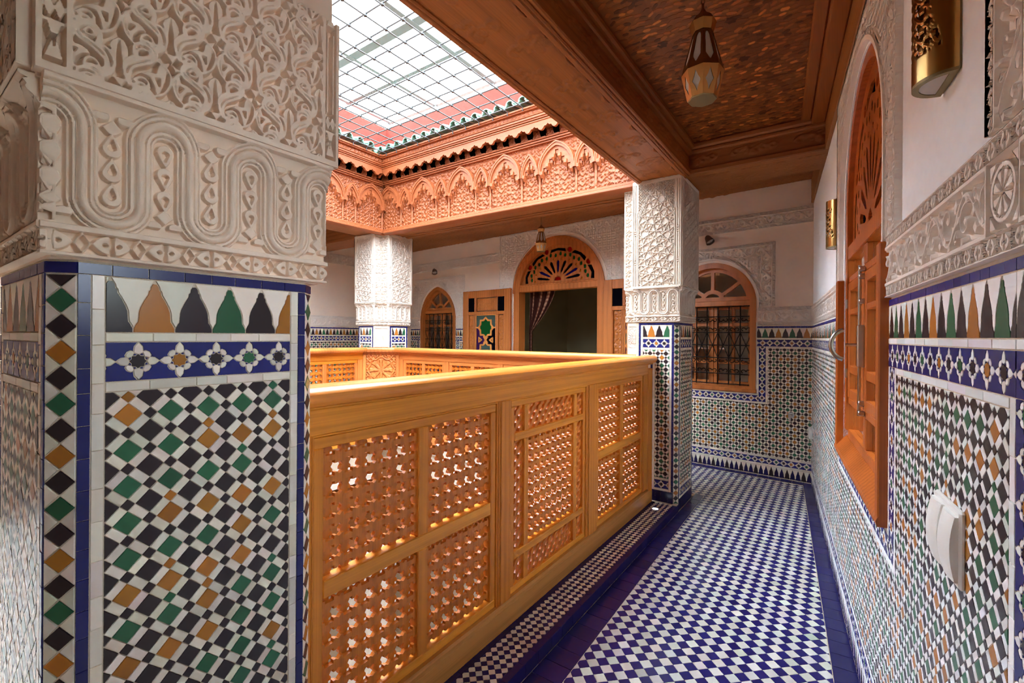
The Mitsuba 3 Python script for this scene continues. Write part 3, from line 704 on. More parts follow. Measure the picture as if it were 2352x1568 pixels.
SERP_P = .075
def serp_height(u, v, first):
    """The looping band with drops in its pockets; u measured from the first pocket's middle, v = height."""
    P = SERP_P; w = P / 2; zb, zt = 1.5705, 1.6815
    x = u / P; k = np.floor(x + .5); du = (x - k) * P; even = (k % 2 == 0)                   # even pockets are closed below
    d1 = np.abs(np.abs(du) - w); d = np.where((v >= zb) & (v <= zt), d1, 9.0)
    r_in = np.hypot(du, np.where(even, v - zb, v - zt))
    d = np.where(even & (v < zb), np.abs(r_in - w), d); d = np.where(~even & (v > zt), np.abs(r_in - w), d)
    dn = P - np.abs(du); r_out = np.hypot(dn, np.where(even, v - zt, v - zb))
    d = np.where(even & (v > zt), np.minimum(d, np.abs(r_out - w)), d); d = np.where(~even & (v < zb), np.minimum(d, np.abs(r_out - w)), d)
    core = .019 - .006 * np.clip(d / .0065, 0, 1) ** 2
    prof = np.where(d < .0066, core, np.where(d < .0082, .007, np.where(d < .0140, .0135, np.where(d < .0156, .005, .0105))))
    band = np.clip((.0205 - d) / .0012 + .5, 0, 1)
    h = prof * band
    # chain of drops
    s = np.where(even, 1.0, -1.0); mid = (zb + zt) / 2; vv = (v - mid) * s
    inside = (np.abs(du) < .0165)
    for c in (-.0475, -.0065, .0345):
        y = vv - c; body = np.hypot(du, y); tip = np.clip((y + .002) / .0275, 0, 1)
        half = .0145 * np.where(y < 0, 1, np.clip(1 - tip ** 1.3, 0, 1)); half = np.where(y < -.002, np.sqrt(np.clip(.0145 ** 2 - (y + .002) ** 2, 0, None)), half)
        e = np.clip((half - np.abs(du)) / .0012, 0, 1) * ((y > -.0165) & (y < .0255))
        hh = np.clip(((.0052 * np.clip(1 - (y - .001) / .0145, 0, 1)) - np.abs(du)) / .0008, 0, 1) * ((y > -.0055) & (y < .0135)); hh = np.where(y < -.001, np.clip((.0052 - body) / .0008, 0, 1), hh)
        h = np.maximum(h, np.where(inside, .0115 * e * (1 - hh) - .003 * hh, 0))
    y = vv - .070; a = np.abs(du)
    fan = np.clip((.0150 - np.abs(a - .0) - np.abs(y + .004)) / .0012, 0, 1)
    h = np.maximum(h, np.where((vv > .056) & (d > .0205), .011 * fan, 0))
    wing = np.clip((.0115 - np.hypot(a - .0155, (y - .0135) * 1.3)) / .0012, 0, 1) * (y < .018)
    h = np.maximum(h, np.where((vv > .062) & (d > .0195), .0115 * wing, 0))
    return h

def capital_height(u, v, first, deep=1.0):
    """The carved head of a pillar between the tiles and the shaft (v = height above the floor)."""
    h = np.zeros_like(u)
    h = np.where(v < 1.4785, .016, h)
    e = (v >= 1.4785) & (v < 1.512)
    h = np.where(e, .001 + .014 * EYE_M.at(u - first + SERP_P / 2 + 0 * v + SERP_P * .0, (v - 1.4785) / .0335 * .036), h)
    h = np.where((v >= 1.512) & (v < 1.523), .0175, h)
    s = serp_height(u - first, v, first)
    flare = .026 * np.clip((v - 1.682) / .056, 0, 1) ** 2
    ground = np.where((v > 1.7355), .012, 0)
    h = np.where(v >= 1.523, np.maximum(s, ground) + flare, h)
    return h * deep - (deep - 1) * .012

def border_height(u, v, W, a=.010, b=.034):
    """Upright border strips of a shaft panel: two fillets with pierced little pieces between them."""
    d = np.minimum(u, W - u); h = np.where((d < a) | ((d > b) & (d < b + .010)), 1.0, 0.0)
    t = np.mod(v - 1.765, .30); m = (d >= a) & (d <= b); x = (d - (a + b) / 2) / ((b - a) / 2)
    hour = ((np.abs(x) < .25 + 22 * np.abs(t - .030)) & (t < .052)) & ~((np.abs(x) < 14 * (t - .018)) & (t > .018) & (t < .036))
    rose = (t > .062) & (t < .092) & (np.abs(np.abs(x) - .5) + np.abs((t - .077) / .015) * .5 < .62)
    bar = (t > .10) & (t < .285) & ((np.abs(x) > .35) & (np.abs(x) < .82))
    cross = (t > .052) & (t < .058)
    h = np.where(m & (hour | rose | bar | cross), .9, h)
    return h

# ---------------------------------------------------------------- pillars
PS, PC_, PN = .455, .032, .12                               # side, chamfer, notch
def pillar(key, cx, cy, dx, dy, spec, mat='stucco', sink=.0):
    """A square pier, its court-side corner notched: tiles below, carved head and shaft above. spec: face name -> detail."""
    W3 = lambda a, b, off=0: np.array([cx + dx * a, cy + dy * b, 0.0])
    s, c, n = PS, PC_, PN
    def plan(off, ch, nn=n):
        q = [(-off + ch, -off), (s + off - ch, -off), (s + off, -off + ch), (s + off, s + off - nn), (s + off - nn, s + off - nn), (s + off - nn, s + off), (-off + ch, s + off), (-off, s + off - ch), (-off, -off + ch)]
        return Polygon([(cx + dx * a, cy + dy * b) for a, b in q]).buffer(0)
    up = Fr([0, 0, 0], [1, 0, 0], [0, 1, 0], [0, 0, 1])
    m = MB(); m.extr(up, plan(-.001, c), -.012, Z_STUC); add('core', m.mesh(), 'grout', key)
    m = MB(); m.extr(up, plan(0.0, .001), Z_STUC - .002, 1.742); add('carved_head_core', m.mesh(), mat, key)
    m = MB(); m.extr(up, plan(.020, .001), 1.738, SOFFIT + .005); add('shaft_core', m.mesh(), mat, key)
    def face(a0, b0, a1, b1, nrm, off=0.0):
        P, Q = np.array([cx + dx * a0, cy + dy * b0, 0]), np.array([cx + dx * a1, cy + dy * b1, 0])
        w = np.array([nrm[0] * dx, nrm[1] * dy, 0.0]); w /= np.linalg.norm(w)
        f = wallframe(P + w * off, w)
        if (Q - P) @ f.U < 0: f = wallframe(Q + w * off, w)
        return f, np.linalg.norm(Q - P)
    ends = {'a0': (0, 0, 0, s, (-1, 0)), 'b0': (0, 0, s, 0, (0, -1)), 'bs': (0, s, s - n, s, (0, 1)), 'as': (s, 0, s, s - n, (1, 0)), 'nb': (s - n, s - n, s, s - n, (0, 1)), 'na': (s - n, s - n, s - n, s, (1, 0))}
    for name, d in spec.items():
        if name.startswith('c'):                             # chamfers, with their column of diamonds
            a0, b0, a1, b1, nr = {'c00': (c, 0, 0, c, (-1, -1)), 'cs0': (s - c, 0, s, c, (1, -1)), 'c0s': (0, s - c, c, s, (-1, 1))}[name]
            f, W = face(a0, b0, a1, b1, nr); t = []
            z0 = d.get('z0', .06)
            bricks_row(t, 0, W, Z_MER1 + .003, Z_BLUE1, 1, BLUE * .8, 'border_tile')
            diamond_column(t, .001, W - .001, z0, Z_MER1 + .001, .042)
            lay(f, t, key, seed=d.get('seed', 1), px=d.get('px', 9)); continue
        a0, b0, a1, b1, nr = ends[name]; f, W = face(a0, b0, a1, b1, nr)
        # which end of this face (in u) has a chamfer
        notch = name in ('nb', 'na')
        if not notch:
            full = name in ('a0', 'b0')
            # the notch end, in u
            Pn = {'bs': (s - n, s), 'as': (s, s - n)}.get(name)
            lo, hi = c, W - c
            if Pn is not None:
                un = (np.array([cx + dx * Pn[0], cy + dy * Pn[1], 0]) - f.o) @ f.U
                lo, hi = (.022, W - c) if un < W / 2 else (c, W - .022)
            if 'tiles' in d: tile_face(key, f, lo, hi, d)
        else:
            if 'rosette' in d: rosette(key, f, W, d)
        fo = f.shift(w=.0)
        # the head's pattern starts so that a pocket stands .072 from the left edge
        relief('carved_head', f, -.016, W + .016, Z_STUC, 1.7455, d['head'], lambda u, v: capital_height(u, v, d.get('first', .072), 1.0), mat, key)
        fs = f.shift(w=.0202); off = .026; u0, u1 = -off, W + off
        if name in ('bs', 'as'):
            Pn = {'bs': (s - n, s), 'as': (s, s - n)}[name]; un = (np.array([cx + dx * Pn[0], cy + dy * Pn[1], 0]) - f.o) @ f.U
            u0, u1 = (0, W + off) if un < W / 2 else (-off, W)
            u0, u1 = (-off, W + off)
        if notch: u0, u1 = (-.0, W + off) if (np.array([cx + dx * (s - n), cy + dy * (s - n), 0]) - f.o) @ f.U < W / 2 else (-off, W)
        WW_ = u1 - u0
        kind = d['shaft']
        def hs(u, v, kind=kind, u0=u0, WW_=WW_, d=d):
            x = u - u0
            edge = np.where((v < 1.757) | (v > SOFFIT - .03), 1.0, 0.0)
            if kind == 'arabesque':
                inn = ARAB.at(u + f.o[1] * 0 + d.get('au', 0.0), v - 1.7205)
                dd = np.minimum(x, WW_ - x)
                return .021 * np.maximum(edge, np.where(dd > .044, inn, border_height(x, v, WW_)))
            if kind == 'star':
                return .013 * np.maximum(edge, star_panel(x, v, WW_))
            inn = VEG.at(v * 1.0, x + .02)
            dd = np.minimum(x, WW_ - x)
            return .012 * np.maximum(edge, np.where(dd > .018, inn, np.where((dd < .008) | (dd > .013), 1, 0)))
        top = d.get('top', SOFFIT)
        relief('carved_panel', fs, u0, u1, 1.742, top, d['step'], hs, mat, key)
    return key

def star_panel(x, v, W, z0=1.757, z1=SOFFIT - .03):
    """A tall panel: a stepped pointed arch full of stars, lattice in its spandrels, bead borders."""
    d = np.minimum(x, W - x); b = .052; xx = np.abs(x - W / 2); half = W / 2 - b
    ztop, zs = z1 - .02, z1 - .30
    lim = np.where(v < zs, half, half * np.clip(1 - ((v - zs) / (ztop - zs)) ** 1.35, 0, 1))
    step = .030; lim2 = np.where(v < zs, half, half * np.clip(1 - ((np.floor((v - zs) / step) * step) / (ztop - zs)) ** 1.35, 0, 1))
    lim = .5 * lim + .5 * lim2
    e = xx - lim
    inside = star_lattice(x - W / 2, v, .056, .0027)
    sp = np.clip((.0028 - np.minimum(np.abs(np.mod((x + v) / .022, 1) - .5), np.abs(np.mod((x - v) / .022, 1) - .5)) * .022) / .001 + .5, 0, 1)
    h = np.where(e < -.004, inside, sp)
    h = np.where(np.abs(e - .006) < .009, 1, h); h = np.where(np.abs(e - .006) < .0018, .35, h)
    fr_ = np.where(d < .010, 1, np.where(d < .014, .3, np.where(d < .040, .85, np.where(d < .046, .3, 1))))
    t = np.mod(v, .24); holes = ((t < .05) & (np.abs(d - .027) < .007) & (np.mod(v, .0166) < .008)) | ((t >= .05) & (np.abs(d - .027) < .0018))
    fr_ = np.where(holes, 0.0, fr_)
    h = np.where(d < b, np.where((v > zs + .08), np.where(d < .046, np.where(d < .014, fr_, np.where(np.abs(d - .03) < .003, .3, .9)), 1), fr_), h)
    return h

def tile_face(key, f, lo, hi, d):
    t = []; s0, s1 = lo, hi
    z0 = d.get('z0', .06)
    bricks_row(t, lo - .0, hi + .0, Z_MER1 + .003, Z_BLUE1, d.get('nb', 8), BLUE * .8, 'border_tile', 3)
    for u in (lo, hi - .017): bricks_col(t, u, u + .017, z0 + .09, Z_MER1 + .003, 26, BLUE * .8, 'border_tile', int(u * 1000))
    a, b = lo + .0175, hi - .0175
    for u in (a, b - .017): bricks_col(t, u, u + .017, z0 + .09, Z_MER1 + .003, 22, WHITE, 'white_tile', 5 + int(u * 1000))
    a, b = a + .018, b - .018; p = .0625
    merlons(t, a, b, Z_MER0, Z_MER1 + .002, p, d.get('moff', a + .006))
    bricks_row(t, a, b, Z_STAR1 + .001, Z_MER0 - .001, 5, WHITE, 'white_tile', 7)
    star_band(t, a, b, Z_STAR0, Z_STAR1, p, d.get('soff', a + .045))
    bricks_row(t, a, b, Z_BAND + .001, Z_STAR0 - .001, 5, WHITE, 'white_tile', 8)
    if d['tiles'] == 'low':
        t += square_field(a, b, z0 + .19, Z_BAND, .0444, a + .0, Z_BAND - .010, seed=d.get('seed', 0))
        bricks_row(t, a, b, z0 + .172, z0 + .189, 5, WHITE, 'white_tile', 9); star_band(t, a, b, z0 + .107, z0 + .171, p, a + .03); bricks_row(t, a, b, z0 + .09, z0 + .106, 5, WHITE, 'white_tile', 9)
        bricks_row(t, lo, hi, z0, z0 + .088, 6, NAVY * .5, 'border_tile', 2)
    elif d['tiles'] == 'rail':                               # the railing stands before the left part of this face
        c = d['cut']
        left = sbox(a, 0, c, Z_BAND - .055)
        t += square_field(c + .036 if c > a else a, b, z0 + .19, Z_BAND, .0444, c + .058, Z_BAND - .028, seed=4)
        t += square_field(a, c + .036, Z_BAND - .042, Z_BAND, .0444, c + .058, Z_BAND - .028, seed=4)
        bricks_row(t, a, c + .018, Z_BAND - .06, Z_BAND - .043, 3, WHITE, 'white_tile', 9); bricks_row(t, a - .017, c, Z_BAND - .078, Z_BAND - .061, 3, BLUE * .8, 'border_tile', 9)
        bricks_col(t, c, c + .017, z0 + .09, Z_BAND - .061, 22, BLUE * .8, 'border_tile', 3); bricks_col(t, c + .0175, c + .035, z0 + .09, Z_BAND - .061, 16, WHITE, 'white_tile', 3)
        bricks_row(t, c + .036, b, z0 + .172, z0 + .189, 3, WHITE, 'white_tile', 9); star_band(t, c + .036, b, z0 + .107, z0 + .171, p, c + .09); bricks_row(t, c + .036, b, z0 + .09, z0 + .106, 3, WHITE, 'white_tile', 9)
        bricks_row(t, c, hi, z0, z0 + .088, 4, NAVY * .5, 'border_tile', 2)
        t = [q for q in t if not (q[0][:, 0].mean() < c and q[0][:, 1].mean() < Z_BAND - .079)]
    lay(f, t, key, seed=d.get('seed', 0), px=d.get('px', 9))

def rosette(key, f, W, d):
    m = Motif(.2, .30, .002); c = np.array([.1 - .1 + W / 2, .15])
    def h(u, v):
        x, y = u - W / 2, v - 1.345; r = np.hypot(x, y); a = np.arctan2(y, x)
        pet = np.clip((np.abs(np.sin(a * 8)) - .25) * 3, 0, 1) * ((r > .012) & (r < .052))
        ring = np.where((r >= .052) & (r < .057), 0, np.where(r < .012, 1, 0))
        out = np.where((r > .057) & (np.abs(x) < W / 2 - .012) & (np.abs(y) < .085), VEG.at(u * 1.3, v) * .7, 0)
        edge = np.where((np.abs(x) > W / 2 - .010) | (np.abs(y) > .09), 1.0, 0)
        return .006 * np.maximum.reduce([pet, ring, out, edge])
    relief('carved_rosette', f, .0, W, 1.20, Z_STUC, d['rosette'], h, 'stucco', key)
    m = MB(); m.box(f, 0, W, 0.05, 1.20, -.002, .004); add('plaster_foot', m.mesh(), 'stucco', key)

P1 = tag(nxt('pillar'), 'big near pillar at the left, zellige tiles below and deep carved plaster loops above', 'pillar', kind='structure')
pillar(P1, -1.007, .172, -1, 1, {
    'a0': dict(tiles='low', z0=.055, head=.0013, step=.0013, shaft='arabesque', top=2.08, au=.2219 - .0498 - .036 + .0 - .172 + .0358, seed=11, px=7),
    'b0': dict(tiles='low', z0=.055, head=.003, step=.004, shaft='arabesque', seed=12, px=12, first=PS - .072),
    'c00': dict(z0=.055, seed=13), 'c0s': dict(z0=.055, seed=14)}, mat='stucco_near_brightened')
P2 = tag(nxt('pillar'), 'white carved pillar with a tiled foot where the near railing ends', 'pillar', kind='structure')
pillar(P2, -1.007, 4.105, -1, -1, {
    'a0': dict(tiles='low', z0=.0, head=.003, step=.004, shaft='star', seed=21, px=11),
    'bs': dict(tiles='rail', z0=.055, cut=PS - PN - .215, head=.002, step=.0019, shaft='star', seed=22, px=8),
    'nb': dict(rosette=.003, head=.003, step=.0035, shaft='veg'), 'c0s': dict(z0=.06, seed=23, px=7)})
P3 = tag(nxt('pillar'), 'white carved pillar across the court behind the far corner of the railing', 'pillar', kind='structure')
pillar(P3, -4.985, 4.105, 1, -1, {
    'bs': dict(tiles='low', z0=.0, head=.004, step=.005, shaft='star', seed=31, px=8),
    'as': dict(tiles='low', z0=.0, head=.004, step=.005, shaft='star', seed=32, px=8),
    'nb': dict(rosette=.004, head=.004, step=.005, shaft='veg'), 'na': dict(rosette=.004, head=.004, step=.005, shaft='veg'), 'c0s': dict(z0=.0, seed=33, px=8), 'cs0': dict(z0=0, seed=34, px=8)})
P4 = tag(nxt('pillar'), 'white pillar at the corner of the court behind the near pillar', 'pillar', kind='structure')
pillar(P4, -4.985, .172, 1, 1, {'as': dict(tiles='low', z0=.0, head=.006, step=.008, shaft='star', px=20), 'bs': dict(tiles='low', z0=.0, head=.006, step=.008, shaft='star', px=20)})
# ---------------------------------------------------------------- tiled and carved dado of the walls
plaster('stucco_wall', lin(234, 226, 216), .06)
def clip_tiles(t, holes):
    if not holes: return t
    H = shapely.union_all(holes); prep = shapely.prepared.prep(H); out = []
    for P, c, k in t:
        g = Polygon(P)
        if not prep.intersects(g): out.append((P, c, k)); continue
        if not g.is_valid: g = g.buffer(0)
        g = g.difference(H)
        for h in getattr(g, 'geoms', [g]):
            if h.geom_type == 'Polygon' and h.area > 8e-6 and not h.interiors: out.append((np.array(h.exterior.coords)[:-1], c, k))
    return out

def dado(key, fr, panels, u0, u1, p, seed, single=300, px=10.0, opening=None, ucut=None, holes=(), white=None):
    """Tiles from the floor up to the carved band. panels: (a, b) fields; opening: (left, right, sill) with a star border round it."""
    t = []
    m = .0625; off = u0 + .02
    merlons(t, u0, u1, Z_MER0, Z_MER1 + .002, .058, off)
    n = max(3, int((u1 - u0) / .045)); bricks_row(t, u0, u1, Z_MER1 + .003, Z_BLUE1, n, BLUE * (1.15, 1.15, 1.3), 'border_tile', seed)
    bricks_row(t, u0, u1, Z_STAR1 + .001, Z_MER0 - .001, n // 2, WHITE, 'white_tile', seed + 1)
    star_band(t, u0, u1, Z_STAR0, Z_STAR1, m, off)
    star_band(t, u0, u1, .120, .180, m, off); bricks_row(t, u0, u1, .181, .199, n // 2, WHITE, 'white_tile', seed + 2); bricks_row(t, u0, u1, .102, .119, n // 2, WHITE, 'white_tile', seed + 3)
    merlons(t, u0, u1, .008, .101, .045, off, cols=(NAVY * .45, NAVY * .55, BLACK * .7), k0=1)
    field = []
    for a, b in panels:
        bricks_row(field, a, b, Z_BAND + .001, Z_STAR0 - .001, max(3, int((b - a) / .09)), WHITE, 'white_tile', seed + 4)
        field += square_field(a, b, .2, Z_BAND, p, a + .018, Z_BAND - .012, seed=seed + int(a * 100))
    cut = list(holes)
    if opening:
        L, R, sill = opening; g = .062
        ring = sbox(L - g - .036, sill - g - .036, R + g + .036, Z_STAR0)
        field = clip_tiles(field, [ring])
        b = []
        for x in (L - .017 - g, R + .017):
            star_band(b, x, x + g, sill - .017 - g, Z_STAR0, m, sill - .04, vertical=True)
        star_band(b, L - .017, R + .017, sill - .017 - g, sill - .017, m, L + .03)
        for x in (L - .017, R): bricks_col(b, x, x + .017, sill, Z_STAR0, 10, WHITE, 'white_tile', seed)
        for x in (L - .036 - g, R + .018 + g): bricks_col(b, x, x + .018, sill - g - .036, Z_STAR0 - .0, 12, WHITE, 'white_tile', seed)
        bricks_row(b, L - .017, R + .017, sill - .017, sill, 12, WHITE, 'white_tile', seed); bricks_row(b, L - .018 - g, R + .018 + g, sill - g - .036, sill - g - .018, 14, WHITE, 'white_tile', seed)
        t += b; cut.append(sbox(L, sill, R, 3.0))
    t = clip_tiles(t + field, cut)
    if ucut: t = [q for q in t if q[0][:, 0].min() > ucut[0] and q[0][:, 0].max() < ucut[1]]
    if white is not None: t = [(P, white if c is WHITE else c, k) for P, c, k in t]
    m_ = MB(); g = sbox(u0, 0, u1, Z_BLUE1)
    for h in cut: g = g.difference(h)
    m_.extr(fr, g, .0005, .004); add('tile_bed', m_.mesh(), 'grout', key)
    return lay(fr.shift(w=.004), t, key, seed=seed, single=single, px=px, stuff_name='tile_field', bsdf='zellige' if px < 11 else 'zellige_far')

# right wall: one panel from the corner to the star border that turns down beside the camera
lay_r = dado(WALL_R, RW, [(.0, 4.165)], 0.0, 4.185, .0405, 41, opening=(2.20, 3.345, .785), px=8.0, white=WHITE_COOL_LIT)
def right_end():
    t = []; star_band(t, 4.186, 4.248, .2, Z_STAR0, .0625, .31, vertical=True)
    bricks_col(t, 4.249, 4.266, .2, Z_STAR0, 14, WHITE, 'white_tile', 5); bricks_col(t, 4.166, 4.185, .2, Z_STAR0, 14, WHITE, 'white_tile', 6)
    a = 4.267
    merlons(t, 4.186, 5.2, Z_MER0, Z_MER1 + .002, .058, 4.21); bricks_row(t, 4.186, 5.2, Z_MER1 + .003, Z_BLUE1, 22, BLUE * 1.15, 'border_tile', 9); bricks_row(t, 4.186, 5.2, Z_STAR1 + .001, Z_MER0 - .001, 10, WHITE, 'white_tile', 3); star_band(t, 4.186, 5.2, Z_STAR0, Z_STAR1, .0625, 4.217)
    t += square_field(a, 5.2, .2, Z_STAR0, .0405, a + .01, 1.24, seed=77)
    t = [q for q in t if q[0][:, 0].max() < 5.2]
    m = MB(); m.box(RW, 4.186, 5.2, 0, Z_BLUE1, .0005, .004); add('tile_bed', m.mesh(), 'grout', WALL_R)
    t = [(P, WHITE_COOL_LIT if c is WHITE else c, k) for P, c, k in t]
    lay(RW.shift(w=.004), t, WALL_R, seed=44, px=9.0)
right_end()
FAR_T = [(-1.42, -.0)]
dado(WALL_F, FWL, [(-1.75, 0)], -1.75, 0.0, .0425, 51, opening=(-1.36, -.468, .80), px=11.0)
dado(WALL_F, FWL, [(-6.05, -4.65)], -6.05, -4.62, .0445, 52, opening=(-5.79, -4.87, .80), px=13.0)
dado(WALL_F, FWL, [(-2.15, -1.76)], -2.13, -1.76, .0425, 53, px=13.0)
dado(WALL_W, WW, [(2.9, 5.6)], 2.9, 5.65, .0445, 54, px=13.0)

def frieze(key, fr, u0, u1, v0, v1, step, bs='stucco_wall', keep=None, med=(), proud=.014, amp=.0125, horizontal=True, off=0.0):
    """A carved band: borders of small half leaves, fillets and a scroll between them."""
    h_ = v1 - v0 if horizontal else u1 - u0
    def h(u, v):
        x, y = (u, v - v0) if horizontal else (v, u - u0)
        b = .20 * h_; f = .045 * h_
        e = np.minimum(y, h_ - y)
        border = EYE_M.at((x + off) * (.075 / (1.35 * b)) , np.where(y < h_ / 2, y - f * .6, h_ - y - f * .6) / (b - f) * .034 + .001)
        inner = VEG.at((x + off) * (.085 / (h_ - 2 * b - 2 * f)), (y - b - f) * .085 / (h_ - 2 * b - 2 * f))
        H = np.where(e < f * .6, 1.15, np.where(e < b - f * .3, border, np.where(e < b + f * .8, 1.15, inner)))
        for c in med:
            d = np.abs(x - c); r = np.hypot(x - c, y - h_ / 2); s = (h_ - 2 * b) / 2
            star = np.clip((np.abs(np.sin(np.arctan2(y - h_ / 2, x - c) * 4)) - .35) * 4, 0, 1) * (r < s * .62); rg = (np.abs(r - s * .72) < .05 * s + .002) * 1.0
            corner = ((d + np.abs(y - h_ / 2)) > s * 1.35) & (d < s * .92) & (np.abs(y - h_ / 2) < s * .9)
            H = np.where((e > b) & (d < s * 1.12), np.where(d > s * .98, 1.15, np.maximum.reduce([star, rg, corner * .9])), H)
        return proud - amp + amp * H
    return relief('carved_band', fr, u0, u1, v0, v1, step, h, bs, key, keep=keep)

# right wall: the band over the tiles, and the tall carved surround of the window
noWR = lambda u, v: ~((u > 2.20) & (u < 3.345))
frieze(WALL_R, RW, 3.335, 4.40, Z_STUC, 1.656, .0016, med=(4.165,), off=.0)
frieze(WALL_R, RW, 0.0, 2.22, Z_STUC, 1.656, .006)
def surround(key, fr, u0, u1, v0, v1, hole, step, band=.17, amp=.0125, proud=.016, flatedge=.016):
    """A carved panel with an arched opening: scroll bands up the sides and over the top, small lattice in the spandrels, a plain rim at the arch."""
    bx = np.array(hole.exterior.coords); xy = hole
    def h(u, v):
        d = np.full(u.shape, 9.0); P = np.stack([u, v], -1)
        d = dist_poly(P, bx[::2])
        side = np.minimum(u - u0, u1 - u); top = v1 - v
        x = np.where(side < top, v, u); y = np.minimum(side, top)
        s = np.where(y < band, VEG.at(x * .085 / (band * .62), (y - band * .19) * .085 / (band * .62)), 0)
        s = np.where(y < band * .19, EYE_M.at(x * .075 / (band * .26), (y - .004) / (band * .17) * .034), s)
        s = np.where((np.abs(y - band * .19) < .004) | (y < .005) | (np.abs(y - band * .81) < .004) | (np.abs(y - band * .98) < .005), 1.1, s)
        s = np.where((y > band * .83) & (y < band * .96), EYE_M.at(x * .075 / (band * .26), (y - band * .82) / (band * .15) * .034), s)
        q = .030; lat = ((np.abs(np.mod(u / q, 1) - .5) < .14) | (np.abs(np.mod(v / q, 1) - .5) < .14) | (np.hypot(np.mod(u / q, 1) - .5, np.mod(v / q, 1) - .5) < .27)) * .9
        s = np.where((y >= band), lat, s)
        s = np.where(d < .046, EYE_M.at((u + v) * 1.4, (d - flatedge) / .028 * .034), s)
        s = np.where(d < flatedge, 1.2, s)
        return proud - amp + amp * s
    H = hole.buffer(.002)
    m = MB(); m.extr(fr, hole.buffer(flatedge).difference(hole).intersection(sbox(u0, v0, u1, v1)), -.03, proud + .004); add('arch_rim', m.mesh(), 'stucco_wall', key)
    return relief('carved_surround', fr, u0, u1, v0, v1, step, h, 'stucco_wall', key, keep=lambda u, v: ~shapely.contains_xy(H, u, v))
WIN_R2 = arch_poly(2.215, 3.315, .83, 1.95, 2.49)
surround(WALL_R, RW, 2.065, 3.478, 1.645, SOFFIT, WIN_R2, .0035, band=.155)
surround(WALL_F, FWL, -1.66, -.307, 1.655, 2.29, arch_poly(-1.40, -.465, .81, 1.70, 2.16), .0034, band=.16)
frieze(WALL_F, FWL, -.465, -.0, Z_STUC, 1.655, .0028, med=(-.37,))
frieze(WALL_F, FWL, -2.1, -1.40, Z_STUC, 1.655, .006)
frieze(WALL_F, FWL, -1.75, -.0, 2.43, 2.59, .003)
surround(WALL_F, FWL, -6.03, -4.66, 1.66, 2.33, arch_poly(-5.80, -4.85, .81, 1.62, 2.20), .006, band=.2)
frieze(WALL_F, FWL, -6.25, -5.80, Z_STUC, 1.655, .008)
frieze(WALL_F, FWL, -4.86, -4.0, Z_STUC, 1.655, .008)
frieze(WALL_F, FWL, -6.25, -3.92, 2.43, 2.60, .009)
surround(WALL_F, FWL, -3.93, -1.84, 1.66, CEIL, arch_poly(-3.67, -2.13, -.02, 1.96, 2.73), .0055, band=.17)
frieze(WALL_W, WW, 2.9, 5.68, 1.46, 1.65, .010)
frieze(WALL_W, WW, 2.9, 5.68, 2.43, 2.60, .010)
def upper_panel():                                           # carved upright strip at the frame's right edge
    frieze(WALL_R, RW, 4.10, 4.27, 1.662, SOFFIT, .0025, horizontal=False, proud=.014)
upper_panel()

# ---------------------------------------------------------------- floor tiles and kerb
def floor_tiles():
    e = .043; c0 = math.sqrt(.5)
    left = lambda y: -.925 + .0218 * (4.115 - y)
    right = lambda y: -.005 - .089 * (y - 2.2)
    area = Polygon([(left(.2), .2), (right(.2), .2), (right(4.98), 4.98), (-1.62, 5.14), (-1.62, 4.17), (left(4.17), 4.17)])
    prep = shapely.prepared.prep(area); t = []
    R = range(-70, 130)
    for i in R:
        for j in R:
            c = np.array([(i - j) * e * c0, (i + j) * e * c0 + 1.0]); 
            if not (-1.75 < c[0] < .4 and .1 < c[1] < 5.3): continue
            h = e * c0
            emit_poly(t, [c + [0, -h], c + [h, 0], c + [0, h], c + [-h, 0]], WHITE * (.80, .84, .90) if (i + j) % 2 else NAVY, 'white_tile' if (i + j) % 2 else 'blue_tile', area, prep)
    fr = Fr([0, 0, 0], [1, 0, 0], [0, 1, 0], [0, 0, 1])
    # borders: dark blue square tiles along the kerb, the wall and the far wall
    r = np.random.default_rng(5)
    y = .1
    while y < 4.15:
        y2 = y + .098; t.append((np.array([(-1.0, y), (left(y) - .002, y), (left(y2) - .002, y2 - .0015), (-1.0, y2 - .0015)]), NAVY * .8, 'border_tile')); y = y2
    y = .2
    while y < 4.98:
        y2 = y + .0965; t.append((np.array([(right(y) + .002, y), (rwx(y) - .004, y + .005), (rwx(y2) - .004, y2 + .003), (right(y2) + .002, y2 - .0015)]), NAVY * .8, 'border_tile')); y = y2
    x = -1.62
    while x < -.2:
        x2 = x + .098; t.append((np.array([(x, 5.145 - .0957 * (x + 1.62)), (x2 - .0015, 5.145 - .0957 * (x2 + 1.62)), (x2 - .0015, fwy(x2) - .004), (x, fwy(x) - .004)]), NAVY * .8, 'border_tile')); x = x2
    lay(fr, t, FLOOR, seed=61, single=300, stuff_name='checker_field', px=9.0)
    m = MB(); m.extr(fr, Polygon([(-1.0, -1.1), (.7, -1.1), (.7, 0.2), (rwx(5.0), 5.0), (-6.2, 5.6), (-6.2, 4.11), (-1.0, 4.11)]), -.011, -.0012)
    add('tile_bed', m.mesh(), 'grout', FLOOR)
    m = MB(); m.box(WORLD, -6.2, -1.5, -1.1, .17, -.011, .0); m.box(WORLD, -6.2, -4.99, .17, 4.11, -.011, .0); add('plain_tiling', m.mesh(), 'marble_white', FLOOR)
floor_tiles()
KERB = structure('kerb', 'low kerb under the near railing, checkered on top and edged with dark blue tiles', 'kerb')
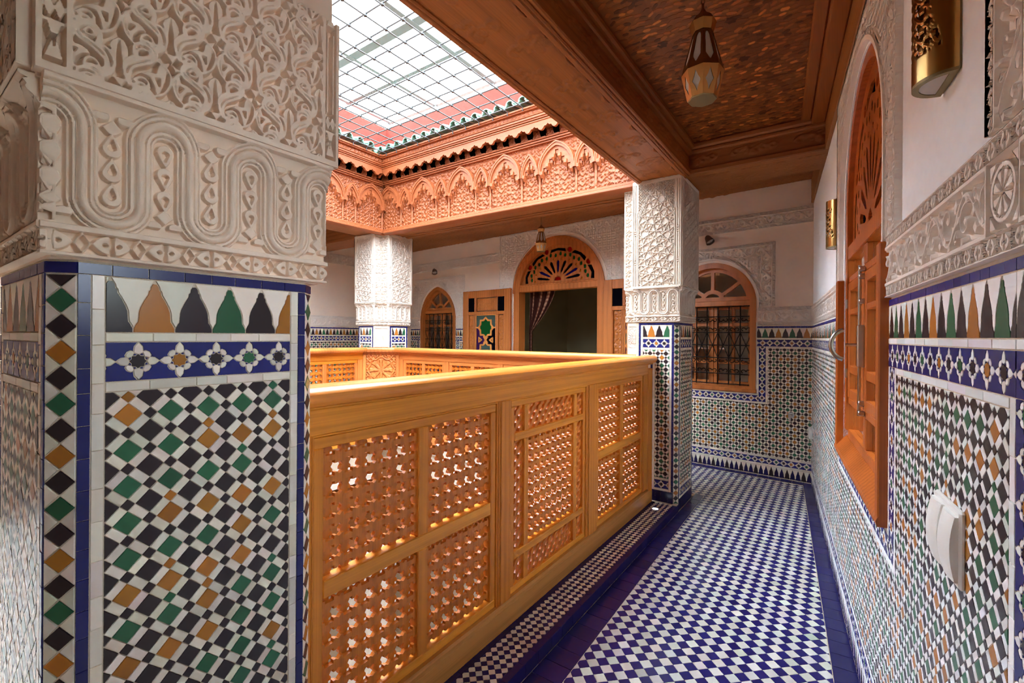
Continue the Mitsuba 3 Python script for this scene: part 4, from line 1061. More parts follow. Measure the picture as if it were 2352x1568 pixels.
def kerb():
    zt = .055; fr = Fr([0, 0, zt], [1, 0, 0], [0, 1, 0], [0, 0, 1]); t = []
    solid('core', [(-1.30, -1.003, .6, 3.66, -.02, zt - .0015)], 'grout', KERB)
    area = sbox(-1.168, .6, -1.034, 3.62); prep = shapely.prepared.prep(area); e = .025; h = e * math.sqrt(.5)
    for i in range(-10, 200):
        for j in range(-10, 200):
            c = np.array([(i - j) * h - 1.1, (i + j) * h + .3])
            if -1.2 < c[0] < -1.0 and .55 < c[1] < 3.7:
                emit_poly(t, [c + [0, -h], c + [h, 0], c + [0, h], c + [-h, 0]], WHITE if (i + j) % 2 else NAVY * .7, 'white_tile' if (i + j) % 2 else 'blue_tile', area, prep)
    bricks_col(t, -1.195, -1.169, .6, 3.62, 62, NAVY * .6, 'border_tile', 4)
    bricks_col(t, -1.033, -1.001, .6, 3.62, 30, NAVY * .8, 'edge_tile', 4)
    lay(fr, t, KERB, seed=62, single=300, px=8.0, stuff_name='checker_field')
    f2 = wallframe([-1.0025, 0, 0], [1, 0, 0]); t = []
    bricks_row(t, .6, 3.66, .001, zt + .0005, 30, NAVY * .8, 'edge_tile', 4); lay(f2, t, KERB, seed=63, px=8.0)
    solid('far_core', [(-4.75, -1.30, HY1 - .02, 4.05, -.02, zt), (-4.95, -4.69, .6, 3.9, -.02, zt), (-4.75, -1.3, .2, .5, -.02, zt)], 'grout', KERB)
kerb()
# ---------------------------------------------------------------- railings
LP = .0627
def half_width(s, p):
    s = np.abs(s - np.round(s / p) * p) / p
    return p * np.where(s < .235, .135, np.where(s < .365, .285, .285 - (s - .365) * .75))
def bar_outline(a, b, p, phase):
    """Outline of a sawn lattice bar from a to b; crossings at phase + k p."""
    k = np.arange(math.floor((a - phase) / p) - 1, math.ceil((b - phase) / p) + 2)
    br = np.concatenate([(phase + k * p)[:, None] + p * np.array([-.5, -.366, -.364, -.236, -.234, .234, .236, .364, .366, .5])[None]], 1).ravel()
    s = np.unique(np.r_[a, br[(br > a + 1e-4) & (br < b - 1e-4)], b]); h = half_width(s - phase, p)
    return np.vstack([np.c_[s, h], np.c_[s[::-1], -h[::-1]]])
def lattice(key, fr, u0, u1, v0, v1, pu, pv, w=(-.016, -.031, -.033, -.048), p=LP, bsdf='wood_lattice', join=None):
    """Crossing sawn bars: level ones in front, upright ones behind; pu, pv: a crossing point."""
    e = .006; area = sbox(u0 - e, v0 - e, u1 + e, v1 + e)
    def put(poly, a, b):
        m = join or MB(); m.extr(fr, poly.intersection(area), b, a)
        if join is None: add('lattice_bar', m.mesh(), bsdf, key)
    for k in range(math.floor((v0 - pv) / p) - 1, math.ceil((v1 - pv) / p) + 2):
        c = pv + k * p
        if v0 - .3 * p < c < v1 + .3 * p: put(Polygon(bar_outline(u0 - e, u1 + e, p, pu) + [0, c]), w[0], w[1])
    for k in range(math.floor((u0 - pu) / p) - 1, math.ceil((u1 - pu) / p) + 2):
        c = pu + k * p
        if u0 - .3 * p < c < u1 + .3 * p: put(Polygon((bar_outline(v0 - e, v1 + e, p, pv))[:, ::-1] + [c, 0]), w[2], w[3])
def diag_lattice(key, fr, u0, u1, v0, v1, p=.040, bsdf='wood_lattice', join=None):
    e = .005; area = sbox(u0 - e, v0 - e, u1 + e, v1 + e); q = math.sqrt(.5); L = 1.2
    cu, cv = (u0 + u1) / 2, (v0 + v1) / 2
    for sgn, (wa, wb) in ((1, (-.018, -.030)), (-1, (-.032, -.044))):
        d, n = np.array([q, sgn * q]), np.array([-sgn * q, q]); N = int(L / p) + 1
        for k in range(-N, N + 1):
            o = np.array([cu, cv]) + n * (k + .5) * p
            s = np.arange(-L, L, p / 2); h = np.where(np.arange(len(s)) % 2 == 0, .0065, .0135)
            ol = np.vstack([o + np.outer(s, d) + np.outer(h, n), (o + np.outer(s, d) - np.outer(h, n))[::-1]])
            g = Polygon(ol).intersection(area)
            if g.is_empty or g.area < 4e-5: continue
            m = join or MB(); m.extr(fr, g, wb, wa)
            if join is None: add('lattice_bar', m.mesh(), bsdf, key)
def frame(key, fr, u0, u1, v0, v1, t, w0, w1, bsdf_h, bsdf_v, bead=.008):
    """Rails and stiles round an opening, with a small bead on their inner edges."""
    for a, c in ((v0, v0 + t), (v1 - t, v1)):
        m = MB(); m.box(fr, u0, u1, a, c, w0, w1, .003); add('rail', m.mesh(), bsdf_h, key)
    for a, c in ((u0, u0 + t), (u1 - t, u1)):
        m = MB(); m.box(fr, a, c, v0 + t, v1 - t, w0, w1, .003); add('stile', m.mesh(), bsdf_v, key)

RAIL_PROF = [(-.022, 1.150), (.078, 1.150), (.086, 1.160), (.092, 1.172), (.092, 1.186), (.084, 1.198), (.068, 1.204), (-.012, 1.204), (-.030, 1.197), (-.038, 1.186), (-.038, 1.172), (-.030, 1.160)]
def near_railing():
    K = thing('railing', 'long near wooden railing with turned-out lattice panels and a thick round handrail', 'railing')
    fr = wallframe([-1.2, 0, 0], [1, 0, 0]); H, V = 'wood_along_y', 'wood_along_z'
    m = MB(); m.sweep([[-1.2, .605, 0], [-1.2, 3.635, 0]], [(-a, b) for a, b in RAIL_PROF][::-1]); add('handrail', m.mesh(), 'wood_handrail', K, smooth=35)
    m = MB(); m.box(fr, .605, 3.62, 1.138, 1.152, -.05, .012, .005); add('rail_moulding', m.mesh(), H, K)
    m = MB(); m.box(fr, .605, 3.52, 1.066, 1.140, -.05, .004, .002); add('upper_board', m.mesh(), H, K)
    m = MB(); m.box(fr, .605, 3.62, .054, .150, -.055, .008, .004); m.box(fr, .605, 3.52, .148, .178, -.05, .016, .008); add('base_board', m.mesh(), 'wood_base', K)
    for a, c in ((.605, .731), (1.601, 1.693), (2.468, 2.603), (3.432, 3.510)):
        m = MB(); m.box(fr, a, c, .176, 1.067, -.05, .004, .003)
        if c < 3.5 and a > 1: m.box(fr, a + .012, c - .012, .176, 1.067, .003, .009, .003)
        add('post', m.mesh(), V, K)
    m = MB(); m.box(fr, 3.515, 3.622, .06, 1.108, -.05, .006, .008); add('end_post', m.mesh(), V, K)
    for (a, c) in ((.731, 1.601), (1.693, 2.468), (2.603, 3.432)):
        for x in (a, c - .009):
            m = MB(); m.box(fr, x, x + .009, .176, 1.067, -.02, .001, .003); add('bead', m.mesh(), V, K)
        m = MB(); m.box(fr, a, c, 1.058, 1.067, -.02, .001, .003); add('bead', m.mesh(), H, K)
    def quad(a, c, ph):
        mid = (a + c) / 2
        frame(K, fr, a + .009, c - .009, .178, 1.058, .034, -.05, -.006, H, V)
        m = MB(); m.box(fr, a + .043, c - .043, .588, .640, -.05, -.005, .003); add('rail', m.mesh(), H, K)
        for z0, z1 in ((.212, .588), (.640, 1.024)):
            m = MB(); m.box(fr, mid - .024, mid + .024, z0, z1, -.05, -.005, .003); add('stile', m.mesh(), V, K)
            for x0, x1 in ((a + .043, mid - .024), (mid + .024, c - .043)):
                n = max(1, round((x1 - x0) / LP)); p0 = (x1 - x0) / n if abs((x1 - x0) / n - LP) < .008 else LP
                nv = round((z1 - z0) / LP)
                lattice(K, fr, x0, x1, z0, z1, x0 + (x1 - x0 - (n - 1) * LP) / 2, z0 + (z1 - z0 - (nv - 1) * LP) / 2)
    quad(.731, 1.601, 0); quad(2.603, 3.432, 0)
    a, c = 1.693, 2.468
    frame(K, fr, a + .009, c - .009, .178, 1.058, .030, -.05, -.006, H, V)
    L, R, B, Tt = a + .039, c - .039, .208, 1.028; s1, s2, z1, z2 = L + .082, R - .082, .328, .905; g = .036
    for z in (z1, z2 - g):
        m = MB(); m.box(fr, L, R, z, z + g, -.05, -.004, .003); add('rail', m.mesh(), H, K)
    for x in (s1, s2 - g):
        for q0, q1 in ((B, z1), (z1 + g, z2 - g), (z2, Tt)):
            m = MB(); m.box(fr, x, x + g, q0, q1, -.05, -.004, .003); add('stile', m.mesh(), V, K)
    for (x0, x1) in ((L, s1), (s2, R)):
        for (q0, q1) in ((B, z1), (z1 + g, z2 - g), (z2, Tt)): diag_lattice(K, fr, x0, x1, q0, q1)
    for (q0, q1) in ((B, z1), (z2, Tt)): diag_lattice(K, fr, s1 + g, s2 - g, q0, q1)
    lattice(K, fr, s1 + g, s2 - g, z1 + g, z2 - g, s1 + g + .025, z1 + g + .03, p=.056)
wood('wood_base', 1, lin(190, 128, 62), lin(140, 84, 36), rough=.5)
near_railing()

def far_railing():
    """The railing on the far and left sides of the court: two runs of bays and a splayed corner with a carved star panel."""
    K = thing('railing', 'wooden railing across the court with a carved star panel at its corner', 'railing')
    CA, CB = np.array([-4.365, 3.80, 0]), np.array([-4.665, 3.50, 0])
    V = 'wood_far_z'
    path = np.array([[-1.30, 3.80, 0], CA, CB, [-4.665, .62, 0]])
    t = np.linspace(0, 1, 4)[1:-1, None]
    m = MB(); m.sweep(path, [(-a, b) for a, b in RAIL_PROF], up=(0, 0, 1)); add('handrail', m.mesh(), 'wood_along_x', K, smooth=35)
    def run(A, B, out, H):
        fr = wallframe(A, out)
        if (B - A) @ fr.U < 0: fr = wallframe(B, out)
        L = np.linalg.norm(B - A)
        m = MB(); m.box(fr, 0, L, 1.138, 1.149, -.05, .012, .004); m.box(fr, 0, L, 1.12, 1.138, -.05, .006, .003); add('rail_moulding', m.mesh(), H, K)
        m = MB(); m.box(fr, 0, L, 1.06, 1.12, -.05, .003, .002); add('upper_board', m.mesh(), H, K)
        m = MB(); m.box(fr, 0, L, .056, .18, -.05, .006, .004); add('base_board', m.mesh(), H, K)
        n = max(1, round(L / .86)); bay = (L - .07) / n
        for k in range(n + 1):
            m = MB(); m.box(fr, k * bay, k * bay + .07, .18, 1.06, -.05, .003, .003); add('post', m.mesh(), V, K)
        for k in range(n):
            a, c = k * bay + .07, (k + 1) * bay; mid = (a + c) / 2
            frame(K, fr, a, c, .18, 1.06, .040, -.05, -.006, H, V)
            m = MB(); m.box(fr, a + .04, c - .04, .588, .640, -.05, -.005, .003); add('rail', m.mesh(), H, K)
            j = MB()
            for z0, z1 in ((.22, .588), (.640, 1.02)):
                m = MB(); m.box(fr, mid - .024, mid + .024, z0, z1, -.05, -.005, .003); add('stile', m.mesh(), V, K)
                for x0, x1 in ((a + .04, mid - .024), (mid + .024, c - .04)): lattice(K, fr, x0, x1, z0, z1, x0 + .031, z0 + .031, join=j)
            tag(add('lattice', j.mesh(), 'wood_lattice', K), kind='stuff')
    run(path[0], CA, (0, -1, 0), 'wood_along_x'); run(CB, path[3], (1, 0, 0), 'wood_along_y')
    n = np.array([math.sqrt(.5), -math.sqrt(.5), 0]); fr = wallframe(CB, n); L = np.linalg.norm(CA - CB)
    m = MB(); m.box(fr, .0, L, 1.12, 1.149, -.05, .012, .004); add('rail_moulding', m.mesh(), 'wood_along_x', K)
    m = MB(); m.box(fr, 0, L, .056, 1.12, -.05, .0, .002); add('back_board', m.mesh(), 'wood_along_x', K)
    for u in (0, L - .035):
        m = MB(); m.box(fr, u, u + .035, .056, 1.12, -.001, .014, .004); add('post', m.mesh(), V, K)
    def h(u, v):
        x, y = u - L / 2, np.mod(v - .93 + .17, .34) - .17; r = np.hypot(x, y); a = np.arctan2(y, x)
        star = np.clip((.075 + .035 * np.cos(8 * a) - r) / .006, 0, 1); eye = (np.abs(np.mod(a / (np.pi / 4) + .5, 1) - .5) < .22) & (r > .095) & (r < .135)
        ring = np.abs(r - .150 - .010 * np.cos(8 * a)) < .008; s = np.abs(np.mod((x + y) / .06, 1) - .5) < .16; s2 = np.abs(np.mod((x - y) / .06, 1) - .5) < .16
        seam = np.abs(np.mod(a / (np.pi / 4), 1) - .5) < .04
        return .012 * np.where(r < .16, np.maximum.reduce([star * np.where(seam, .5, 1), eye * 1.0, ring * 1.0]), np.where(s | s2, 1, 0))
    relief('carved_star_panel', fr.shift(w=.0005), .036, L - .036, .60, 1.118, .004, h, 'wood_along_x', K)
wood('wood_far_z', 2, lin(214, 132, 66), lin(170, 90, 40), rough=.4)
far_railing()

# ---------------------------------------------------------------- carved fascia over the court
def fascia(label, fr, L, apexes, trim=0):
    """u along the wall (0..L), v = z, out = into the court. apexes: (u, is_big) of the arches."""
    K = thing('court_fascia', label, 'fascia'); M_ = 'cedar_fascia'
    E = lambda w: L - trim * max(w, 0)                       # where a moulding ends: short of the neighbour's at an inner corner
    xa, xb = (0, L + .045) if trim else (-.10, L)          # the inner corner is closed by one board running behind the other
    solid('back_board', [(xa, xb, SOFFIT - .02, 3.44, -.10, -.045)], M_, K, fr)
    CARV = VEG
    relief('carved_field', fr, max(xa, -.045), xb, 2.632, 3.165, .0065, lambda u, v: -.045 + .012 * CARV.at(u * .95, v * .95), M_, K, rim=False)
    m = MB(); m.box(fr, 0, E(.022), SOFFIT - .025, SOFFIT + .004, -.10, .022, .006); m.box(fr, 0, E(.012), SOFFIT + .004, SOFFIT + .018, -.10, .012, .004); m.box(fr, 0, L, SOFFIT + .018, SOFFIT + .032, -.10, .0, .004)
    add('base_moulding', m.mesh(), M_, K)
    m = MB(); m.box(fr, 0, L, 3.150, 3.162, -.05, -.008, .003); m.box(fr, 0, L, 3.165, 3.182, -.05, .004, .004); m.box(fr, 0, L, 3.186, 3.196, -.05, .012, .003)
    add('string_moulding', m.mesh(), M_, K)
    r = .571
    for (u, big) in apexes:
        w = .19 if big else .095; zs, za = 2.878, (3.135 if big else 3.072)
        A = arch_poly(u - w, u + w, 2.80, zs, za, 18); In = arch_poly(u - w + .022, u + w - .022, 2.76, zs - .004, za - .042, 18)
        band = A.difference(In).intersection(sbox(u - w, zs - .02, u + w, 4))
        m = MB(); m.extr(fr, band, -.045, .012); m.extr(fr, A.difference(arch_poly(u - w + .009, u + w - .009, 2.79, zs, za - .016, 18)).intersection(sbox(u - w, zs - .02, u + w, 4)), .012, .020)
        add('arch', m.mesh(), M_, K)
        # tympanum: a sheet between the arch and the stepped pendants
        steps = 5 if big else 3; pw = (w - .02) / (steps + .5); pts = []
        m = MB(); g = In.intersection(sbox(u - w, zs - .03, u + w, 4)); low = []
        for s in (-1, 1):
            for k in range(steps + 1):
                x0 = w - .018 - k * pw; x1 = x0 - pw; zz = 2.848 + (za - .095 - 2.848) * ((k + .6) / (steps + .6)) ** 1.15
                low.append(sbox(*(sorted((u + s * x0, u + s * x1))[0], 2.7, sorted((u + s * x0, u + s * x1))[1], zz + .020)))
        g = g.difference(shapely.union_all(low).buffer(.0005)); m.extr(fr, g, -.045, -.006); 
        if m.n: add('tympanum', m.mesh(), M_, K)
        for s in (-1, 1):
            for k in range(steps + 1):
                x0 = w - .018 - k * pw; c = u + s * (x0 - pw / 2); zz = 2.848 + (za - .095 - 2.848) * ((k + .6) / (steps + .6)) ** 1.15
                if k == steps and s == 1: continue
                if k == steps: c = u
                m = MB(); hw = pw * .46; dpt = .012 - .03 * (k % 2)
                q = np.array([[c - hw, zz - .012, -.045], [c + hw, zz - .012, -.045], [c + hw, zz - .012, dpt], [c - hw, zz - .012, dpt],
                              [c - hw, zz + .016, -.045], [c + hw, zz + .016, -.045], [c + hw, zz + .016, dpt], [c - hw, zz + .016, dpt], [c, zz + .040, -.03], [c - hw * .4, zz - .046, -.045], [c + hw * .4, zz - .046, -.045], [c + hw * .4, zz - .040, dpt - .02], [c - hw * .4, zz - .040, dpt - .02]])
                f = [(3, 2, 6), (3, 6, 7), (2, 1, 5), (2, 5, 6), (0, 3, 7), (0, 7, 4), (7, 6, 8), (6, 5, 8), (5, 4, 8), (4, 7, 8), (9, 12, 3), (9, 3, 0), (12, 11, 2), (12, 2, 3), (11, 10, 1), (11, 1, 2), (9, 10, 11), (9, 11, 12)]
                m.put(fr.pt(q), np.array(f)); m.box(fr, c - hw * .25, c + hw * .25, zz - .075, zz - .040, -.045, dpt - .03, .002)
                add('pendant_block', m.mesh(), M_, K)
    us = sorted({round(u + s * (.19 if b else .095), 3) for u, b in apexes for s in (-1, 1)})
    cols = []
    for u in us:
        if cols and u - cols[-1] < .05: continue
        if -.02 < u < L + .02: cols.append(u)
    for u in cols:
        m = MB(); o = fr.pt(np.array([u, 0, -.030]))
        m.lathe(o, [(.0, 2.632), (.013, 2.634), (.015, 2.645), (.009, 2.655), (.013, 2.67), (.013, 2.70), (.009, 2.71), (.012, 2.73), (.011, 2.79), (.010, 2.80), (.020, 2.845), (.024, 2.85), (.024, 2.872), (0, 2.874)], 8)
        add('colonnette', m.mesh(), M_, K, smooth=40)
    n = int(L / .1427); g = MB()
    relief('carved_frieze', fr, max(xa, -.03), min(xb, L + .03), 3.196, 3.30, .009, lambda u, v: -.03 + .012 * CARV.at(u * 1.3, (v - 3.2) * .9), M_, K, rim=False)
    for k in range(n + 1):
        u = L - .06 - k * .1427
        if u < 0: continue
        m = MB(); pr = [(0, 3.205), (.020, 3.205), (.024, 3.218), (.040, 3.232), (.050, 3.262), (.070, 3.285), (0, 3.285)]
        v = np.array([[u + s * .022, z, w - .03] for s in (-1, 1) for w, z in pr]); k_ = len(pr); i = np.arange(k_); j = (i + 1) % k_
        m.put(fr.pt(v), np.vstack([np.c_[i, j, j + k_], np.c_[i, j + k_, i + k_], np.c_[0 * i[1:-1], j[1:-1], i[1:-1]], np.c_[0 * i[1:-1], i[1:-1], j[1:-1]] + k_]))
        m.box(fr, u - .026, u + .026, 3.203, 3.213, -.03, -.004, .002); add('corbel', m.mesh(), M_, K)
    # scalloped valance that hangs forward of the corbels
    s = np.arange(.0, E(.095), .1427 / 8); t = np.arange(len(s)) % 8; z = np.choose(t, [3.222, 3.238, 3.252, 3.262, 3.268, 3.262, 3.252, 3.238]); saw = np.where(np.arange(len(s)) % 2, .010, 0)
    pts = np.vstack([np.c_[s, z - saw + .004], [[s[-1], 3.315], [s[0], 3.315]]])
    m = MB(); m.extr(fr, Polygon(pts).buffer(0), .066, .092); add('valance', m.mesh(), M_, K)
    m = MB()
    for z0, z1, w in ((3.285, 3.300, .066), (3.312, 3.326, .10), (3.330, 3.345, .108), (3.345, 3.366, .118), (3.366, 3.374, .126)): m.box(fr, 0, E(w), z0, z1, -.10, w, .003)
    m.box(fr, 0, E(.135), 3.42, 3.432, -.1, .135, .004); m.box(fr, 0, E(.146), 3.432, 3.452, -.1, .146, .005); m.box(fr, 0, E(.10), 3.374, 3.42, -.10, .10, .002)
    add('cornice', m.mesh(), M_, K)
    relief('carved_frieze', fr, 0, E(.11), 3.374, 3.422, .008, lambda u, v: .104 + .010 * EYE_M.at(u * 1.6, (v - 3.376) * .75), M_, K, rim=False)
    return K
FF = wallframe([R0, R3, 0], [0, -1, 0]); LW = R1 - R0
ap = [(u + 4.5, True) for u in (-4.41, -3.835, -3.262, -2.69, -2.105, -1.535)] + [(u + 4.5, False) for u in (-4.126, -3.549, -2.981, -2.393, -1.82)]
fascia('carved cedar fascia with pendant arches above the far railing', FF, LW, ap)
FL = wallframe([R0, R2, 0], [1, 0, 0]); LL = R3 - R2
fascia('carved cedar fascia with pendant arches at the left, beside the near pillar', FL, LL, [(3.471 - R2 - .0, True), (2.93 - R2, True), (2.36 - R2, True), (1.79 - R2, True), (3.21 - R2, False), (2.645 - R2, False), (2.075 - R2, False)], trim=1)

# eaves of green glazed tiles
def eaves(label, fr, L, end=0):
    K = thing('tiled_eave', label, 'roof'); p = .142; n = int(L / p) + 2
    a = np.linspace(0, np.pi, 9)
    for k in range(n):
        u = k * p
        for kind, c, up in (('cover_tile', u, 1), ('pan_tile', u + p / 2, -1)):
            if c > L + .02 - end: continue
            m = MB(); r0, r1 = .046, .034; sy = .9
            o = np.c_[c + r0 * np.cos(a), 3.505 + up * (r0 * sy * np.sin(a)) + (0 if up > 0 else .012)]; i = np.c_[c + r1 * np.cos(a), 3.505 + up * (r1 * sy * np.sin(a)) + (0 if up > 0 else .012)]
            q = np.vstack([o, i[::-1]]); nq = len(q)
            v = np.vstack([np.c_[q, np.full(nq, .175)], np.c_[q + [0, .06], np.full(nq, -.12)]])
            h = nq // 2; f = []
            for s in range(nq): f += [(s, s + nq, (s + 1) % nq + nq), (s, (s + 1) % nq + nq, (s + 1) % nq)]
            for s in range(h - 1): f += [(s, s + 1, nq - 2 - s), (s, nq - 2 - s, nq - 1 - s)]
            v = fr.pt(v); m.put(v, outward(v, np.array(f))); add(kind, m.mesh(), 'tile_green', K, smooth=40)
eaves('green glazed roof tiles along the far eave of the court', FF, LW)
eaves('green glazed roof tiles along the left eave of the court', FL, LL, .22)
# parapets behind the eaves
PAR = structure('wall_parapet', 'pink plastered parapet above the tiled eaves', 'wall')
solid('far', [(-5.2, 1.0, 4.02, 4.2, 3.4, 4.08), (-5.2, -4.9, .2, 4.2, 3.4, 4.08)], 'plaster_red', PAR)
solid('gutter', [(-4.95, R1, R3 + .105, 4.02, 3.3, 3.455), (-4.9, R0 - .105, .4, 3.76, 3.3, 3.455)], 'plaster_red', PAR)

# iron grille over the court and the steel frame above it
def grille():
    K = thing('court_grille', 'grid of thin iron bars stretched over the open court', 'grille'); zz = 3.449; p = .172
    for k in range(int((R1 - R0 + .2) / p) + 1):
        x = -2.245 + .04 + (k - 13) * p
        if x < R0 - .05 or x > R1 + .05: continue
        m = MB(); m.tube([x, R2 + .02, zz], [x, R3 - .155, zz], .0048, 6); m.tube([x, R3 - .155, zz], [x, R3 - .155, zz - .03], .0048, 6); add('bar', m.mesh(), 'iron_paint', K)
    for k in range(int((R3 - R2) / p) + 1):
        y = R3 - .20 - k * p
        m = MB(); m.tube([R0 + .155, y, zz + .012], [R1 - .02, y, zz + .012], .0048, 6); m.tube([R0 + .155, y, zz + .012], [R0 + .155, y, zz - .02], .0048, 6); add('bar', m.mesh(), 'iron_paint', K)
    j = MB()
    for k in range(int((R1 - R0 + .2) / p) + 1):
        x = -2.245 + .04 + (k - 13) * p
        if R0 < x < R1:
            for i in range(int((R3 - R2) / p) + 1):
                y = R3 - .20 - i * p; j.box(WORLD, x - .011, x + .011, y - .007, y + .007, zz - .004, zz + .016)
    tag(add('knot', j.mesh(), 'iron_paint', K), kind='stuff')
    F = thing('roof_frame', 'painted steel frame of the court roof, standing on the parapet', 'frame'); z = 4.2; s = .022
    for (x, y) in ((-4.94, 4.08), (-4.08, 4.10), (-3.19, 4.10), (-2.3, 4.10), (-5.0, 3.40), (-5.0, 2.6)): solid('post', [(x - s, x + s, y - s, y + s, 4.085, z)], 'steel_paint', F)
    for x, w in ((-4.90, .02), (-4.08, .018), (-3.18, .035), (-2.3, .02), (-1.45, .02)): solid('beam', [(x - w, x + w, .3, 4.12, z - .02, z + .03)], 'steel_paint', F)
    for y, w in ((4.10, .022), (3.45, .022), (2.90, .045), (2.2, .022), (1.5, .022), (.7, .022)): solid('beam', [(-4.95, -1.3, y - w, y + w, z - .015, z + .025)], 'steel_paint', F)
grille()
# ---------------------------------------------------------------- windows and doors
def arc_strip(u0, u1, v0, vs, apex, t, n=20):
    """The arched frame between an opening and the same opening drawn in by t."""
    return arch_poly(u0, u1, v0, vs, apex, n).difference(arch_poly(u0 + t, u1 - t, v0 - 1, vs, apex - t, n))
def sheet(name, fr, poly, w, bsdf, parent, th=.003):
    m = MB(); m.extr(fr, poly, w - th, w); return add(name, m.mesh(), bsdf, parent)
def pane(name, fr, u0, u1, v0, v1, w, bsdf, parent): return sheet(name, fr, sbox(u0, v0, u1, v1), w, bsdf, parent)

def window_right():
    K = structure('window_1', 'tall pointed wooden window with coloured fanlight in the right wall', 'window'); F = RW; Wd = 'wood_window'
    # casing that stands proud of the wall
    for a, c in ((2.20, 2.25), (3.30, 3.345)):
        m = MB(); m.box(F, a, c, .785, 1.642, -.05, .03, .004); add('casing', m.mesh(), Wd, K)
    q = [(-.06, .79), (.03, .785), (.034, .80), (.03, .812), (-.012, .865), (-.06, .865)]
    m = MB(); v = np.array([[u, z, w] for u in (2.20, 3.345) for w, z in q]); i = np.arange(6); j = (i + 1) % 6
    fc = np.vstack([np.c_[i, j, j + 6], np.c_[i, j + 6, i + 6], np.c_[0 * i[1:-1], j[1:-1], i[1:-1]], np.c_[0 * i[1:-1], i[1:-1], j[1:-1]] + 6])
    vv = F.pt(v); m.put(vv, outward(vv, fc)); add('sill', m.mesh(), Wd, K)
    g = arc_strip(2.25, 3.30, .86, 1.95, 2.48, .05).intersection(sbox(2, .9, 4, 3)); m = MB(); m.extr(F, g, -.09, -.006); add('frame', m.mesh(), Wd, K)
    w0, w1 = -.06, -.014
    def bar(name, u0, u1, v0, v1, parent=K, d=0.0):
        m = MB(); m.box(F, u0, u1, v0, v1, w0, w1 + d, .003); return add(name, m.mesh(), Wd, parent)
    bar('rail', 2.30, 3.25, .862, .905); bar('rail', 2.30, 3.25, 1.03, 1.062); bar('rail', 2.30, 3.25, 1.622, 1.652); bar('rail', 2.30, 3.25, 1.735, 1.80, d=.006)
    for z0, z1 in ((.905, 1.03), (1.652, 1.735)):
        bar('stile', 2.745, 2.805, z0, z1)
        for a, c in ((2.30, 2.745), (2.805, 3.25)):
            pane('pane', F, a, c, z0, z1, -.035, 'glass_pane', K)
    for a, c, near in ((2.302, 2.772, 0), (2.778, 3.248, 1)):
        s = nxt('sash', K); t = .052
        for x0, x1 in ((a, a + t), (c - t, c)): bar('stile', x0, x1, 1.064, 1.620, s, .004)
        for z0, z1 in ((1.064, 1.107), (1.185, 1.222), (1.464, 1.489), (1.576, 1.620)): bar('rail', a + t, c - t, z0, z1, s, .003)
        for z0, z1 in ((1.107, 1.185), (1.222, 1.464), (1.489, 1.576)): pane('pane', F, a + t, c - t, z0, z1, -.035, 'glass_pane', s)
    # espagnolette bolt and its handle
    B = nxt('bolt', K); u = 2.79
    m = MB(); m.tube(F.pt(np.array([u, 1.04, .006])), F.pt(np.array([u, 1.645, .006])), .0055, 8)
    for z in (1.05, 1.09, 1.63, 1.600, 1.50): m.box(F, u - .013, u + .013, z - .010, z + .010, -.012, .010, .003)
    add('rod', m.mesh(), 'steel', B, smooth=40)
    m = MB(); m.box(F, u - .012, u + .012, 1.235, 1.405, -.012, .014, .004); add('lock_case', m.mesh(), 'steel', B)
    m = MB(); m.tube(F.pt(np.array([u, 1.325, .01])), F.pt(np.array([u, 1.325, .052])), .006, 8)
    a = np.linspace(-1.35, 1.35, 12); P = F.pt(np.c_[u - .004 + .0 * a, 1.325 + .062 * np.sin(a), .048 + .052 * (np.cos(a)) ** 1.0])
    m.sweep(P, np.c_[np.cos(np.arange(8) * np.pi / 4), np.sin(np.arange(8) * np.pi / 4)] * .0085, up=tuple(F.U)); add('handle', m.mesh(), 'steel', B, smooth=50)
    for z in (1.18, 1.52):
        m = MB(); m.lathe(F.pt(np.array([2.303, z - .022, -.006])), [(0, 0), (.006, 0), (.006, .044), (0, .044)], 8); add('hinge', m.mesh(), 'steel', K, smooth=40)
    # fanlight: rays, petals and stars of coloured glass in a pierced wooden board
    fanlight(K, F, 2.30, 3.25, 1.80, 1.95, 2.43, -.028, Wd)

